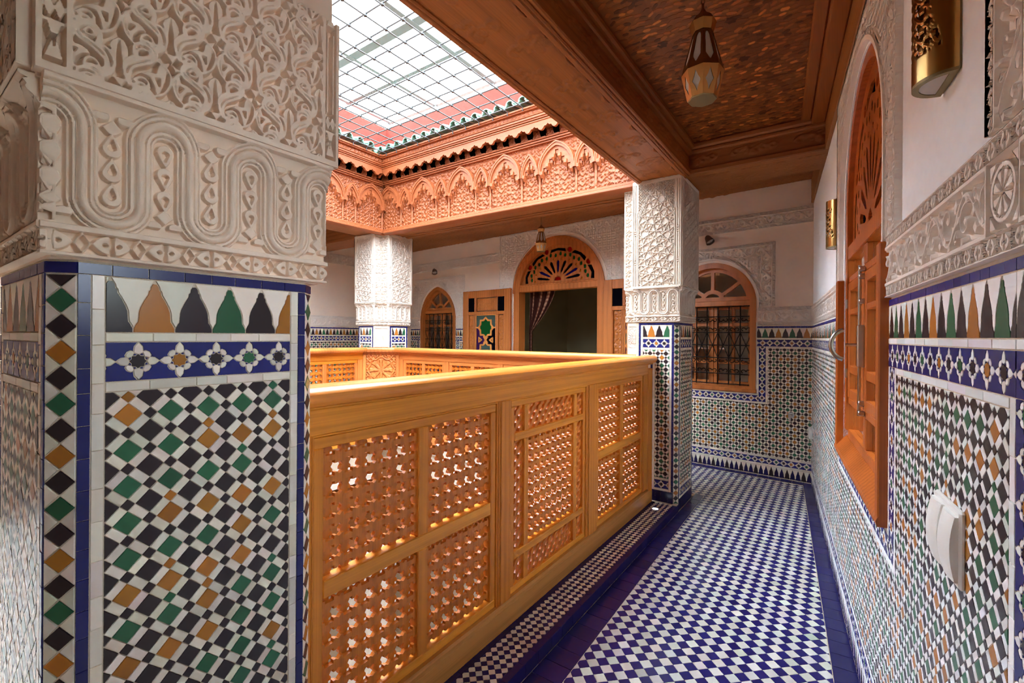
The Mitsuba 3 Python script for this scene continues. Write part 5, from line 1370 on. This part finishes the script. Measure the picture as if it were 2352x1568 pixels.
def fanlight(K, F, u0, u1, v0, vs, apex, w, Wd, scale=1.0, bright=True):
    A = arch_poly(u0 - .004, u1 + .004, v0 - .004, vs, apex + .003, 24); c = np.array([(u0 + u1) / 2, v0 + .03]); R = min((u1 - u0) / 2, apex - v0)
    L = nxt('fanlight', K); holes = []; rad = max((u1 - u0) / 2, .01); tall = (apex - v0) / rad
    def P(r, a): return c + np.array([r * math.cos(a) * rad, r * math.sin(a) * rad * tall * .96])
    def add_hole(pts, col):
        g = Polygon(pts).buffer(0).intersection(A.buffer(-.022))
        if g.is_empty or g.geom_type != 'Polygon' or g.area < 1.2e-4: return
        holes.append((g, col))
    n = 9; da = np.pi / n
    for k in range(n):                                        # long petals
        a = da * (k + .5); d = .34 * da
        add_hole([P(.20, a), P(.27, a - d * .8), P(.52, a - d * .62), P(.57, a), P(.52, a + d * .62), P(.27, a + d * .8)], 'blue' if k % 3 == 1 else 'dark')
    for k in range(n + 1):                                    # stars between them
        a = da * k; s = np.arange(8) * np.pi / 4; cc = P(.60, a); rr = np.where(np.arange(8) % 2, .016, .040) * rad * 1.1
        add_hole(np.c_[cc[0] + rr * np.cos(s + .3), cc[1] + rr * np.sin(s + .3)], 'amber')
    for k in range(2 * n):                                    # rounded hexagons
        a = da * (k / 2 + .25); r_ = .70 if k % 2 else .735; s = np.arange(6) * np.pi / 3 + a; cc = P(r_, a); q = .046 * rad
        add_hole(np.c_[cc[0] + q * .8 * np.cos(s), cc[1] + q * np.sin(s)], 'green')
    for k in range(n):
        a = da * (k + .5); s = np.arange(8) * np.pi / 4 + .4; cc = P(.865, a); q = .058 * rad
        if k % 2 == 0: add_hole([P(.80, a - .75 * da), P(.885, a - .6 * da), P(.90, a), P(.885, a + .6 * da), P(.80, a + .75 * da), P(.83, a)], 'dark')
        else: add_hole(np.c_[cc[0] + q * np.cos(s), cc[1] + q * np.sin(s)], 'red')
    s = np.linspace(0, np.pi, 19); rr = np.where(np.arange(19) % 2, .075, .11) * rad
    add_hole(np.c_[c[0] + rr * np.cos(s), c[1] + rr * np.sin(s)], 'red')
    board = A
    for g, _ in holes: board = board.difference(g)
    m = MB(); m.extr(F, board, w - .022, w); add('pierced_board', m.mesh(), Wd, L)
    for g, col in holes:
        m = MB(); m.extr(F, g.buffer(.002), w - .016, w - .012); add('coloured_pane', m.mesh(), 'stained_' + col, L)
window_right()

def plain_fan(K, F, u0, u1, v0, vs, apex, w, Wd):
    """A fanlight of a few dark panes between radiating bars."""
    L = nxt('fanlight', K); A = arch_poly(u0, u1, v0, vs, apex, 20); c = np.array([(u0 + u1) / 2, v0]); r0 = .28 * (apex - v0)
    inner = A.buffer(-.045); bars = [shapely.LineString([c + r0 * np.array([math.cos(a), math.sin(a)]), c + 2 * np.array([math.cos(a), math.sin(a)])]).buffer(.017, cap_style=2) for a in (.62, np.pi / 2, np.pi - .62)]
    ring = shapely.Point(c).buffer(r0 * 1.25, 24).difference(shapely.Point(c).buffer(r0 * .85, 24))
    board = A.difference(inner).union(shapely.union_all(bars).intersection(A)).union(ring.intersection(A)).union(sbox(u0, v0, u1, v0 + .045).intersection(A))
    m = MB(); m.extr(F, board, w - .04, w); add('pierced_board', m.mesh(), Wd, L)
    for g in A.difference(board).geoms: sheet('pane', F, g.buffer(.003), w - .02, 'glass_pane', L)

def window_far(name, label, u0, u1, sill, vs, apex, ztr, step):
    K = structure(name, label, 'window'); F = FWL; Wd = 'wood_window_far'; t = .055
    g = arch_poly(u0 - .055, u1 + .012, sill - .02, vs, apex + .01, 24).difference(arch_poly(u0 + t * .6, u1 - t * .6, sill + t, vs, apex - t, 24))
    g = arc_strip(u0, u1, sill, vs, apex, t).union(sbox(u0, sill, u1, sill + .05)).intersection(arch_poly(u0, u1, sill, vs, apex, 24))
    m = MB(); m.extr(F, g, -.12, .012); add('frame', m.mesh(), Wd, K)
    m = MB(); m.box(F, u0 - .01, u1 + .01, sill - .008, sill + .030, -.05, .028, .006); add('sill', m.mesh(), Wd, K)
    m = MB(); m.box(F, u0 + .05, u1 - .05, ztr - .035, ztr + .02, -.10, -.03, .006); add('rail', m.mesh(), Wd, K)
    plain_fan(K, F, u0 + .05, u1 - .05, ztr + .015, vs, apex - .05, -.05, Wd)
    a, c, b, d = u0 + .05, u1 - .05, sill + .05, ztr - .03; mid = (a + c) / 2
    for x0, x1 in ((a, mid - .003), (mid + .003, c)):
        s = nxt('sash', K)
        for q0, q1 in ((x0, x0 + .045), (x1 - .045, x1), ((x0 + x1) / 2 - .014, (x0 + x1) / 2 + .014)):
            m = MB(); m.box(F, q0, q1, b, d, -.14, -.10, .003); add('stile', m.mesh(), Wd, s)
        for z in (b, b + (d - b) * .26, b + (d - b) * .74, d - .04):
            m = MB(); m.box(F, x0 + .045, x1 - .045, z, z + .035, -.138, -.103, .003); add('rail', m.mesh(), Wd, s)
        pane('pane', F, x0 + .04, x1 - .04, b + .02, d - .02, -.12, 'glass_pane', s)
    # iron grille with scrolls
    G = nxt('iron_grille', K); m = MB(); tb = lambda p0, p1, r=.006: m.tube(F.pt(np.array([*p0, -.055])), F.pt(np.array([*p1, -.055])), r, 6)
    n = 7
    for k in range(n + 1): x = a + (c - a) * k / n; tb((x, b), (x, d))
    rows = [b + .01, b + (d - b) * .14, b + (d - b) * .34, b + (d - b) * .5, b + (d - b) * .66, b + (d - b) * .86, d - .01]
    for z in rows: tb((a, z), (c, z))
    add('bars', m.mesh(), 'iron_black', G, smooth=40)
    m = MB()
    for k in range(n):
        x = a + (c - a) * (k + .5) / n; hw = (c - a) / n / 2
        for z0, z1 in ((rows[1], rows[2]), (rows[4], rows[5])):
            for s in (-1, 1):
                th = np.linspace(0, 4.6, 14); rr = hw * .48 * (1 - th / 6.5)
                for zc, up in ((z0 + hw * .5, 1), (z1 - hw * .5, -1)):
                    P = np.c_[x + s * (hw * .5 - rr * np.cos(th)), zc + up * rr * np.sin(th), np.full(14, -.055)]
                    m.sweep(F.pt(P), np.array([(1, 0), (0, 1), (-1, 0), (0, -1)]) * .004, up=tuple(F.W))
        m.tube(F.pt(np.array([x - hw, rows[2], -.055])), F.pt(np.array([x + hw, rows[4], -.055])), .004, 5); m.tube(F.pt(np.array([x + hw, rows[2], -.055])), F.pt(np.array([x - hw, rows[4], -.055])), .004, 5)
    add('scrolls', m.mesh(), 'iron_black', G)
wood('wood_window_far', 2, lin(196, 118, 58), lin(150, 80, 34), rough=.4)
window_far('window_2', 'arched wooden window behind an iron grille beside the corner of the far wall', -1.345, -.478, .81, 1.70, 2.135, 1.715, 1)
window_far('window_3', 'pointed wooden window behind an iron grille in the far wall beyond the court', -5.77, -4.885, .81, 1.62, 2.17, 1.76, 1)

def door_far():
    K = structure('door_1', 'tall arched double door standing open, with a coloured fanlight of rays and stars', 'door'); F = FWL; Wd = 'wood_window_far'
    u0, u1 = -3.634, -2.168; zt = 2.03
    m = MB(); m.extr(F, arc_strip(u0, u1, -.01, 1.96, 2.68, .10), -.12, .02); add('frame', m.mesh(), Wd, K)
    m = MB(); m.extr(F, arc_strip(u0 - .01, u1 + .01, 1.9, 1.96, 2.69, .03).intersection(sbox(-5, 1.96, 0, 3)), .02, .034); add('frame_bead', m.mesh(), Wd, K)
    m = MB(); m.box(F, u0 + .09, u1 - .09, 1.975, 2.075, -.10, .012, .006); m.box(F, u0 + .09, u1 - .09, 2.05, 2.072, .01, .022, .005); add('lintel', m.mesh(), Wd, K)
    fanlight(K, F, u0 + .10, u1 - .10, 2.075, 2.08, 2.58, -.03, Wd)
    # leaves opened flat against the wall
    for hinge, sgn, lab in ((u0 - .02, -1, 'left'), (u1 + .02, 1, 'right')):
        D = nxt('leaf', K); W = .98 if sgn < 0 else .75; a, c = sorted((hinge, hinge + sgn * W)); w0, w1 = .035, .075
        fr = F
        t = .115
        def bar(x0, x1, z0, z1, d=0.0, nm='stile'):
            m = MB(); m.box(fr, x0, x1, z0, z1, w0, w1 + d, .004); add(nm, m.mesh(), Wd, D)
        bar(a, a + t, .02, 2.04); bar(c - t, c, .02, 2.04)
        for z0, z1 in ((1.93, 2.04), (1.67, 1.72), (.95, 1.02), (.02, .16)): bar(a + t, c - t, z0, z1, -.001, 'rail')
        x = [a + t, a + t + .135, a + t + .20, c - t - .20, c - t - .135, c - t]
        pane('coloured_pane', fr, x[0], x[1], 1.72, 1.93, .06, 'stained_dark', D); pane('coloured_pane', fr, x[4], x[5], 1.72, 1.93, .06, 'stained_dark', D)
        bar(x[1], x[1] + .04, 1.72, 1.93); bar(x[4] - .04, x[4], 1.72, 1.93)
        relief('carved_panel', fr.shift(w=.05), x[1] + .04, x[4] - .04, 1.72, 1.93, .012, lambda u, v: .010 * VEG.at(u, v * .8), Wd, D)
        for q0, q1 in ((x[0], x[1]), (x[4], x[5])):
            relief('carved_panel', fr.shift(w=.05), q0 + .012, q1 - .012, 1.02, 1.67, .010, lambda u, v, q0=q0: .012 * VEG.at(v * .9, (u - q0) * .7), Wd, D)
            bar(q0, q0 + .014, 1.02, 1.67, .002, 'bead'); bar(q1 - .014, q1, 1.02, 1.67, .002, 'bead')
        p0, p1 = x[1], x[4]; bar(p0, p0 + .03, 1.02, 1.67); bar(p1 - .03, p1, 1.02, 1.67); p0 += .03; p1 -= .03
        cx = (p0 + p1) / 2; region = sbox(p0 - .002, 1.018, p1 + .002, 1.672); P = (p1 - p0); cols = ['green', 'clear', 'red', 'dark']
        k = 0; z = 1.67 - P * .46; straps = [region.difference(region.buffer(-.012))]; inner = []
        while z > .95:
            s = np.arange(16) * np.pi / 8; rr = np.where(np.arange(16) % 2, .25, .32) * P
            g = Polygon(np.c_[cx + rr * np.cos(s), z + rr * np.sin(s)]); straps.append(g.buffer(.026, join_style=2).difference(g)); inner.append((g.intersection(region), cols[k % 4]))
            for sx in (-1, 1):
                straps.append(shapely.LineString([(cx + sx * P * .10, z - P * .32), (cx - sx * P * .10, z - P * .56)]).buffer(.011, cap_style=2))
                straps.append(shapely.LineString([(cx + sx * P * .30, z), (cx + sx * P * .6, z)]).buffer(.011)); straps.append(shapely.LineString([(cx + sx * P * .2, z - P * .44), (cx + sx * P * .34, z - P * .36), (cx + sx * P * .34, z - P * .52), (cx + sx * P * .2, z - P * .44)]).buffer(.010))
            z -= P * .88; k += 1
        board = shapely.union_all(straps).intersection(region)
        m = MB(); m.extr(fr, board, .045, .070); add('star_tracery', m.mesh(), 'wood_tracery', D)
        k = 0
        for g_ in getattr(region.difference(board), 'geoms', [region.difference(board)]):
            if g_.geom_type != 'Polygon' or g_.area < 1e-4: continue
            col = next((c_ for q_, c_ in inner if q_.contains(g_.representative_point())), ('clear', 'violet', 'clear', 'dark')[k % 4]); k += 1
            m = MB(); m.extr(fr, g_.buffer(.002), .055, .058); add('coloured_pane', m.mesh(), 'stained_' + col, D)
        relief('carved_panel', fr.shift(w=.045), a + t, c - t, .16, .95, .03, lambda u, v: .012 * VEG.at(u, v), Wd, D)
    # curtain tied back inside the doorway
    C = thing('curtain', 'striped curtain tied back at the left of the open arched doorway', 'curtain')
    m = MB(); n = 60; v = np.linspace(2.02, 1.05, 40); uu = np.linspace(0, 1, n); V_, U_ = np.meshgrid(v, uu, indexing='ij')
    t = np.clip((2.02 - V_) / .97, 0, 1); width = .46 * np.clip(1 - (t / .66) ** 1.5, .09, 1); fold = .022 * np.sin(U_ * 34) * (1 - .4 * t)
    P = np.stack([u0 + .11 + U_ * width, V_, -.22 + fold], -1).reshape(-1, 3)
    i, j = np.meshgrid(np.arange(39), np.arange(n - 1), indexing='ij'); a_ = i * n + j
    q = np.stack([a_, a_ + n, a_ + n + 1, a_ + 1], -1).reshape(-1, 4)
    st = (np.mod(U_.ravel() * 9, 1) < .42) & (np.mod(U_.ravel() * 9 + .0, 3) < 1.4); bars = np.mod(V_.ravel() * 22, 1) < .55
    col = np.where(st[:, None], np.where(bars[:, None], lin(190, 150, 124), lin(130, 78, 60)), lin(62, 34, 30))
    scene[nxt('fabric', C)] = mikit.ply((F.pt(P), q), 'cloth', smooth=True, color=col)
wood('wood_tracery', 2, lin(222, 150, 78), lin(190, 112, 52), rough=.4)
scene['cloth'] = {'type': 'twosided', 'bsdf': {'type': 'diffuse', 'reflectance': {'type': 'mesh_attribute', 'name': 'vertex_color'}}}
door_far()

# rooms behind the openings
def rooms():
    K = structure('wall_rooms', 'plain walls of the rooms seen through the windows and the open door', 'wall')
    def room(fr, u0, u1, d, m, z1=2.9, openback=None):
        mb = MB(); mb.box(fr, u0, u1, -.02, z1, -d - .1, -d); mb.box(fr, u0 - .1, u0, -.02, z1, -d, -.23); mb.box(fr, u1, u1 + .1, -.02, z1, -d, -.23); mb.box(fr, u0, u1, z1, z1 + .1, -d, -.23); mb.box(fr, u0, u1, -.12, -.02, -d, -.2)
        add('shell', mb.mesh(), m, K)
    room(FWL, -4.2, -1.72, 2.2, 'room_olive'); room(FWL, -1.6, -.1, 1.6, 'plaster_far'); room(FWL, -6.3, -4.4, 1.6, 'plaster_far')
    # the room behind the right-hand window has a window of its own to the sky
    mb = MB(); g = sbox(1.6, -.02, 4.2, 2.9).difference(sbox(2.2, 1.0, 3.6, 2.5)); mb.extr(RW, g, -1.9, -1.8)
    mb.box(RW, 1.5, 1.6, -.02, 2.9, -1.9, -.23); mb.box(RW, 4.2, 4.3, -.02, 2.9, -1.9, -.23); mb.box(RW, 1.6, 4.2, 2.9, 3.0, -1.9, -.23); mb.box(RW, 1.6, 4.2, -.12, -.02, -1.9, -.2)
    add('shell', mb.mesh(), 'room_green', K)
def add_fill_window():  # added out of view as a light source for the near pillar
    K = structure('window_4', 'small added window in the right wall, out of view, lighting the near pillar', 'window'); m = MB()
    for u0, u1, v0, v1 in ((4.42, 4.45, 1.3, 2.25), (4.81, 4.84, 1.3, 2.25), (4.45, 4.81, 1.3, 1.33), (4.45, 4.81, 2.22, 2.25)): m.box(RW, u0, u1, v0, v1, -.16, -.10, .003)
    add('frame', m.mesh(), 'wood_window', K); pane('pane', RW, 4.44, 4.82, 1.32, 2.23, -.13, 'glass_pane', K)
add_fill_window()
plaster('room_green', lin(150, 166, 132), .05)
rooms()

# ---------------------------------------------------------------- lamps and small fittings
def lantern(label, x, y, zb, s, chain_to, a0=.26):
    K = thing('lantern', label, 'lantern'); n = 8; a = a0 + np.arange(n) * 2 * np.pi / n; o = np.array([x, y, zb])
    R = lambda r, z: np.c_[x + r * np.cos(a) * s, y + r * np.sin(a) * s, np.full(n, zb + z * s)]
    r0, r1, r2, r3 = .044, .062, .030, .040; z0, z1, z2, z3 = 0.0, .082, .205, .235
    def facets(name, ra, za, rb, zb_, bsdf, hole=None, pane_b=None):
        A, B = R(ra, za), R(rb, zb_); m = MB(); g = MB()
        for k in range(n):
            j = (k + 1) % n; q = np.array([A[k], A[j], B[j], B[k]]); c = q.mean(0)
            if hole is None: m.put(q, [[0, 1, 2, 3]]); continue
            U, Vv = (q[1] + q[2] - q[0] - q[3]) / 2, (q[3] + q[2] - q[0] - q[1]) / 2
            ip = []
            for (hx, hy) in hole:
                ip.append(q[0] * (1 - hx) * (1 - hy) + q[1] * hx * (1 - hy) + q[2] * hx * hy + q[3] * (1 - hx) * hy)
            ip = np.array(ip); h = len(ip)
            # ring between the facet's outline (resampled) and the hole
            ol = []
            for (hx, hy) in hole:
                dx, dy = hx - .5, hy - .5; t = .5 / max(abs(dx), abs(dy)); ox, oy = .5 + dx * t, .5 + dy * t
                ol.append(q[0] * (1 - ox) * (1 - oy) + q[1] * ox * (1 - oy) + q[2] * ox * oy + q[3] * (1 - ox) * oy)
            V2 = np.vstack([np.array(ol), ip]); kk = np.arange(h); jj = (kk + 1) % h
            m.put(V2, np.vstack([np.c_[kk, jj, jj + h], np.c_[kk, jj + h, kk + h]]))
            cc = q.copy(); nrm = np.cross(U, Vv); nrm /= np.linalg.norm(nrm)
            gp = np.vstack([ip - nrm * .002 * s, [ip.mean(0) - nrm * .002 * s]]); g.put(gp, np.c_[kk, jj, 0 * kk + h])
            # corners of the facet that the resampled outline leaves open
            cn = [(0, 0), (1, 0), (1, 1), (0, 1)]
            for (ax, ay) in cn:
                P = q[0] * (1 - ax) * (1 - ay) + q[1] * ax * (1 - ay) + q[2] * ax * ay + q[3] * (1 - ax) * ay
                th = math.atan2(ay - .5, ax - .5); ang = [math.atan2(hy - .5, hx - .5) for hx, hy in hole]
                k0 = max([i for i in range(h)], key=lambda i: (-((th - ang[i]) % (2 * math.pi)))); k1 = (k0 + 1) % h
                m.put(np.array([ol[k0], P, ol[k1]]), [[0, 1, 2]])
        add(name, m.mesh(), bsdf, K)
        if pane_b: add(name + '_glass', g.mesh(), pane_b, K)
    star = [(.5, .14), (.66, .36), (.82, .5), (.66, .64), (.5, .86), (.34, .64), (.18, .5), (.34, .36)]
    long = [(.5, .12), (.80, .30), (.74, .85), (.62, .93), (.38, .93), (.26, .85), (.20, .30)]
    facets('lower_band', r0, z0, r1, z1, 'brass_lantern', star, 'frosted'); facets('upper_body', r1, z1, r2, z2, 'brass_aged', long, 'frosted')
    facets('collar', r2 * 1.05, z2, r3, z3, 'brass_lantern')
    m = MB(); m.lathe(o, np.array([(.0, z3 + .045), (.006, z3 + .044), (.012, z3 + .032), (.030, z3 + .016), (r3, z3)])[::-1] * s, n, a0); add('cap', m.mesh(), 'brass_aged', K)
    m = MB(); m.lathe(o, np.array([(0, -.004), (r0 * .94, -.003), (r0, 0), (r0, .003), (r0 * .9, .003), (0, .002)]) * s, n, a0); add('base_plate', m.mesh(), 'brass_base', K)
    m = MB(); zt = zb + (z3 + .045) * s; m.tube([x, y, zt - .004], [x, y, zt + .018 * s], .004 * s, 8)
    k = 0; z = zt + .018 * s
    while z < chain_to - .012:
        t = np.linspace(0, 2 * np.pi, 13)[:-1]; d = np.array([math.cos(k * 1.57), math.sin(k * 1.57), 0])
        P = np.array([x, y, z + .008]) + np.outer(.006 * np.cos(t), d) + np.outer(.011 * np.sin(t), [0, 0, 1.0])
        m.sweep(P, np.array([(1, 0), (0, 1), (-1, 0), (0, -1)]) * .0016, closed=True, up=(-d[1], d[0], 0.01)); z += .017; k += 1
    m.lathe([x, y, chain_to - .014], [(0, 0), (.008, .0), (.022, .010), (.024, .014), (0, .014)], 12)
    add('chain', m.mesh(), 'brass_aged', K)
metal('brass_lantern', lin(206, 160, 100), .35); metal('brass_base', lin(150, 136, 100), .5)
for k_ in ('brass_lantern', 'brass_aged'): scene[k_] = {'type': 'twosided', 'bsdf': scene[k_]}
lantern('eight-sided brass lantern on a chain under the near gallery ceiling', -.425, 1.84, 2.25, 1.22, CEIL - .012)
lantern('small brass lantern hanging in front of the arched double door', -2.875, 4.65, 2.355, 1.12, CEIL)

def sconce(label, u, z0, z1, r, rev=1):
    K = thing('wall_sconce', label, 'wall lamp'); F = RW; a = np.linspace(0, np.pi, 25); n = 25
    # half-cylinder shade, pierced over its middle
    m = MB(); P = np.c_[u + r * np.cos(a), np.zeros(n), .004 + r * 1.0 * np.sin(a)]
    prof = lambda z: F.pt(np.c_[P[:, 0], np.full(n, z), P[:, 2]])
    nu, nv = 90, max(60, int((z1 - z0) / .003)); aa = np.linspace(0, np.pi, nu); vv = np.linspace(z0 + .006, z1, nv)
    A_, V_ = np.meshgrid(aa, vv, indexing='ij')
    q = VEG.at(A_ * r * 2.2, (V_ - z0) * 2.2); edge = np.abs(A_ / np.pi - .5) * 2
    lim = .62 - .35 * np.clip((V_ - z0 - .06) / (z1 - z0), 0, 1) * 0 ; pierced = (V_ > z0 + .055) & (V_ < z1 - .04) & (edge < lim + .10 * np.sin((V_ - z0) * 30))
    rr = r + np.where(pierced, .0012 * q - .0008, 0)
    Pt = F.pt(np.stack([u + rr * np.cos(A_), V_, .004 + rr * np.sin(A_)], -1).reshape(-1, 3))
    i, j = np.meshgrid(np.arange(nu - 1), np.arange(nv - 1), indexing='ij'); b = i * nv + j
    f = np.stack([b, b + nv, b + nv + 1, b + 1], -1).reshape(-1, 4)
    hole = (pierced & (q < .12)); hh = (hole[:-1, :-1] & hole[1:, 1:] & hole[1:, :-1] & hole[:-1, 1:]).reshape(-1)
    m.put(Pt, f[~hh]); key = nxt('shade', K); scene[key] = mikit.ply(m.mesh(), 'brass_sheet', smooth=True)
    half = Polygon(np.c_[u + r * np.cos(a), .004 + r * np.sin(a)]); fb = Fr(F.pt(np.array([0, z0, 0])), F.U, F.W, -F.V)
    m = MB(); m.extr(fb, half.difference(half.buffer(-.011)), -.006, .0); add('bottom_rim', m.mesh(), 'brass_base', K)
    m = MB(); m.extr(fb, half.buffer(-.0105), -.004, -.002); add('diffuser', m.mesh(), 'frosted', K)
    m = MB(); m.extr(fb, half.buffer(-.002), -(z1 - z0), -(z1 - z0) + .004); add('top_plate', m.mesh(), 'brass_base', K)
    m = MB(); m.box(F, u - r + .004, u + r - .004, z0 + .004, z1, .0, .003); add('back_plate', m.mesh(), 'brass_base', K)
metal('brass_sheet', lin(176, 144, 88), .22); scene['brass_sheet'] = {'type': 'twosided', 'bsdf': scene['brass_sheet']}
sconce('half-round pierced brass wall lamp between the window and the carved strip', 3.884, 1.852, 2.15, .057)
sconce('half-round brass wall lamp on the far side of the tall window', 1.99, 1.85, 2.11, .055)

def spot(label, u, z):
    K = thing('spotlight', label, 'spotlight'); F = FWL
    m = MB(); m.lathe(F.pt(np.array([u, z + .02, 0.0])), [(0, 0), (.028, 0), (.028, .012), (.018, .02), (.008, .022), (.008, .05), (0, .05)], 14, axis=tuple(F.W)); add('base', m.mesh(), 'steel_dark', K, smooth=40)
    d = F.W * .25 - F.V * .8 + F.U * .5; d /= np.linalg.norm(d); c = F.pt(np.array([u + .0, z + .02, .045]))
    m = MB(); m.lathe(c - d * .03, [(0, 0), (.022, .003), (.030, .02), (.036, .05), (.044, .082), (.046, .086), (.041, .086), (.034, .05), (0, .045)], 16, axis=tuple(d)); add('head', m.mesh(), 'steel_dark', K, smooth=40)
    m = MB(); m.lathe(c + d * .03, [(0, 0), (.036, 0), (.036, .006), (0, .006)], 12, axis=tuple(d)); add('lens', m.mesh(), 'frosted', K)
metal('steel_dark', lin(120, 108, 98), .32)
spot('small steel spotlight on the far wall above the arched corner window', -.93, 2.37); spot('small steel spotlight on the far wall above the pointed window across the court', -5.37, 2.42)

def fittings():
    K = thing('wall_switch', 'white double switch plate on the tiled right wall below the brass lamp', 'switch'); F = RW.shift(w=.0062)
    m = MB(); m.box(F, 3.845, 3.995, .905, 1.045, -.003, .008, .004); add('plate', m.mesh(), 'white_plastic', K)
    for u in (3.882, 3.958):
        v = np.linspace(-1, 1, 15); m = MB(); P = np.array([[u + .033 * a, .975 + .058 * b, .007 + .020 * (1 - b * b * .55) * (1 - .35 * a * a)] for b in v for a in np.linspace(-1, 1, 9)])
        i, j = np.meshgrid(np.arange(14), np.arange(8), indexing='ij'); q = i * 9 + j; m.put(F.pt(P), np.stack([q, q + 1, q + 10, q + 9], -1).reshape(-1, 4))
        ring = np.array([k for k in range(9)] + [9 * k + 8 for k in range(1, 15)] + [14 * 9 + k for k in range(7, -1, -1)] + [9 * k for k in range(13, 0, -1)]); n = len(ring); Q = P[ring].copy(); Q[:, 2] = .006
        m.put(np.vstack([F.pt(P[ring]), F.pt(Q)]), np.vstack([[(k + n, (k + 1) % n + n, (k + 1) % n), (k + n, (k + 1) % n, k)] for k in range(n)])); add('rocker', m.mesh(), 'white_plastic', K)
    K = thing('junction_box', 'small white junction box low on the right wall by the far corner', 'box')
    m = MB(); m.box(RW.shift(w=.0062), .07, .145, .44, .54, 0, .03, .006); add('cover', m.mesh(), 'white_plastic', K)
    K = thing('wall_tap', 'small steel tap on the tiled far wall near the corner', 'tap'); F = FWL.shift(w=.0062)
    m = MB(); o = F.pt(np.array([-.167, .62, 0])); m.lathe(o, [(0, 0), (.026, 0), (.026, .006), (.012, .010), (.012, .05), (.016, .052), (.016, .075), (0, .077)], 14, axis=tuple(F.W)); add('body', m.mesh(), 'steel', K, smooth=40)
    m = MB(); P = F.pt(np.array([[-.167, .62, .055], [-.167, .605, .075], [-.167, .575, .08]])); m.sweep(P, np.c_[np.cos(np.arange(8) * np.pi / 4), np.sin(np.arange(8) * np.pi / 4)] * .008, up=tuple(F.U)); add('spout', m.mesh(), 'steel', K, smooth=40)
    m = MB(); m.box(F, -.185, -.149, .634, .644, .05, .075, .003); add('handle', m.mesh(), 'steel', K)
    K = thing('kerb_light', 'small round light set in the kerb in front of the carved pillar', 'light')
    m = MB(); m.lathe([-1.118, 3.47, .0562], [(.0, -.006), (.030, -.006), (.030, .002), (.024, .003), (.022, .0)], 20); add('rim', m.mesh(), 'steel', K, smooth=40)
    m = MB(); m.lathe([-1.118, 3.47, .0575], [(.022, 0), (0, .0006)], 20)
    key = nxt('lens', K); scene[key] = {**mikit.ply(m.mesh(), 'white_plastic'), 'emitter': {'type': 'area', 'radiance': {'type': 'rgb', 'value': [.07, .075, .09]}}}
fittings()
labels_done = True
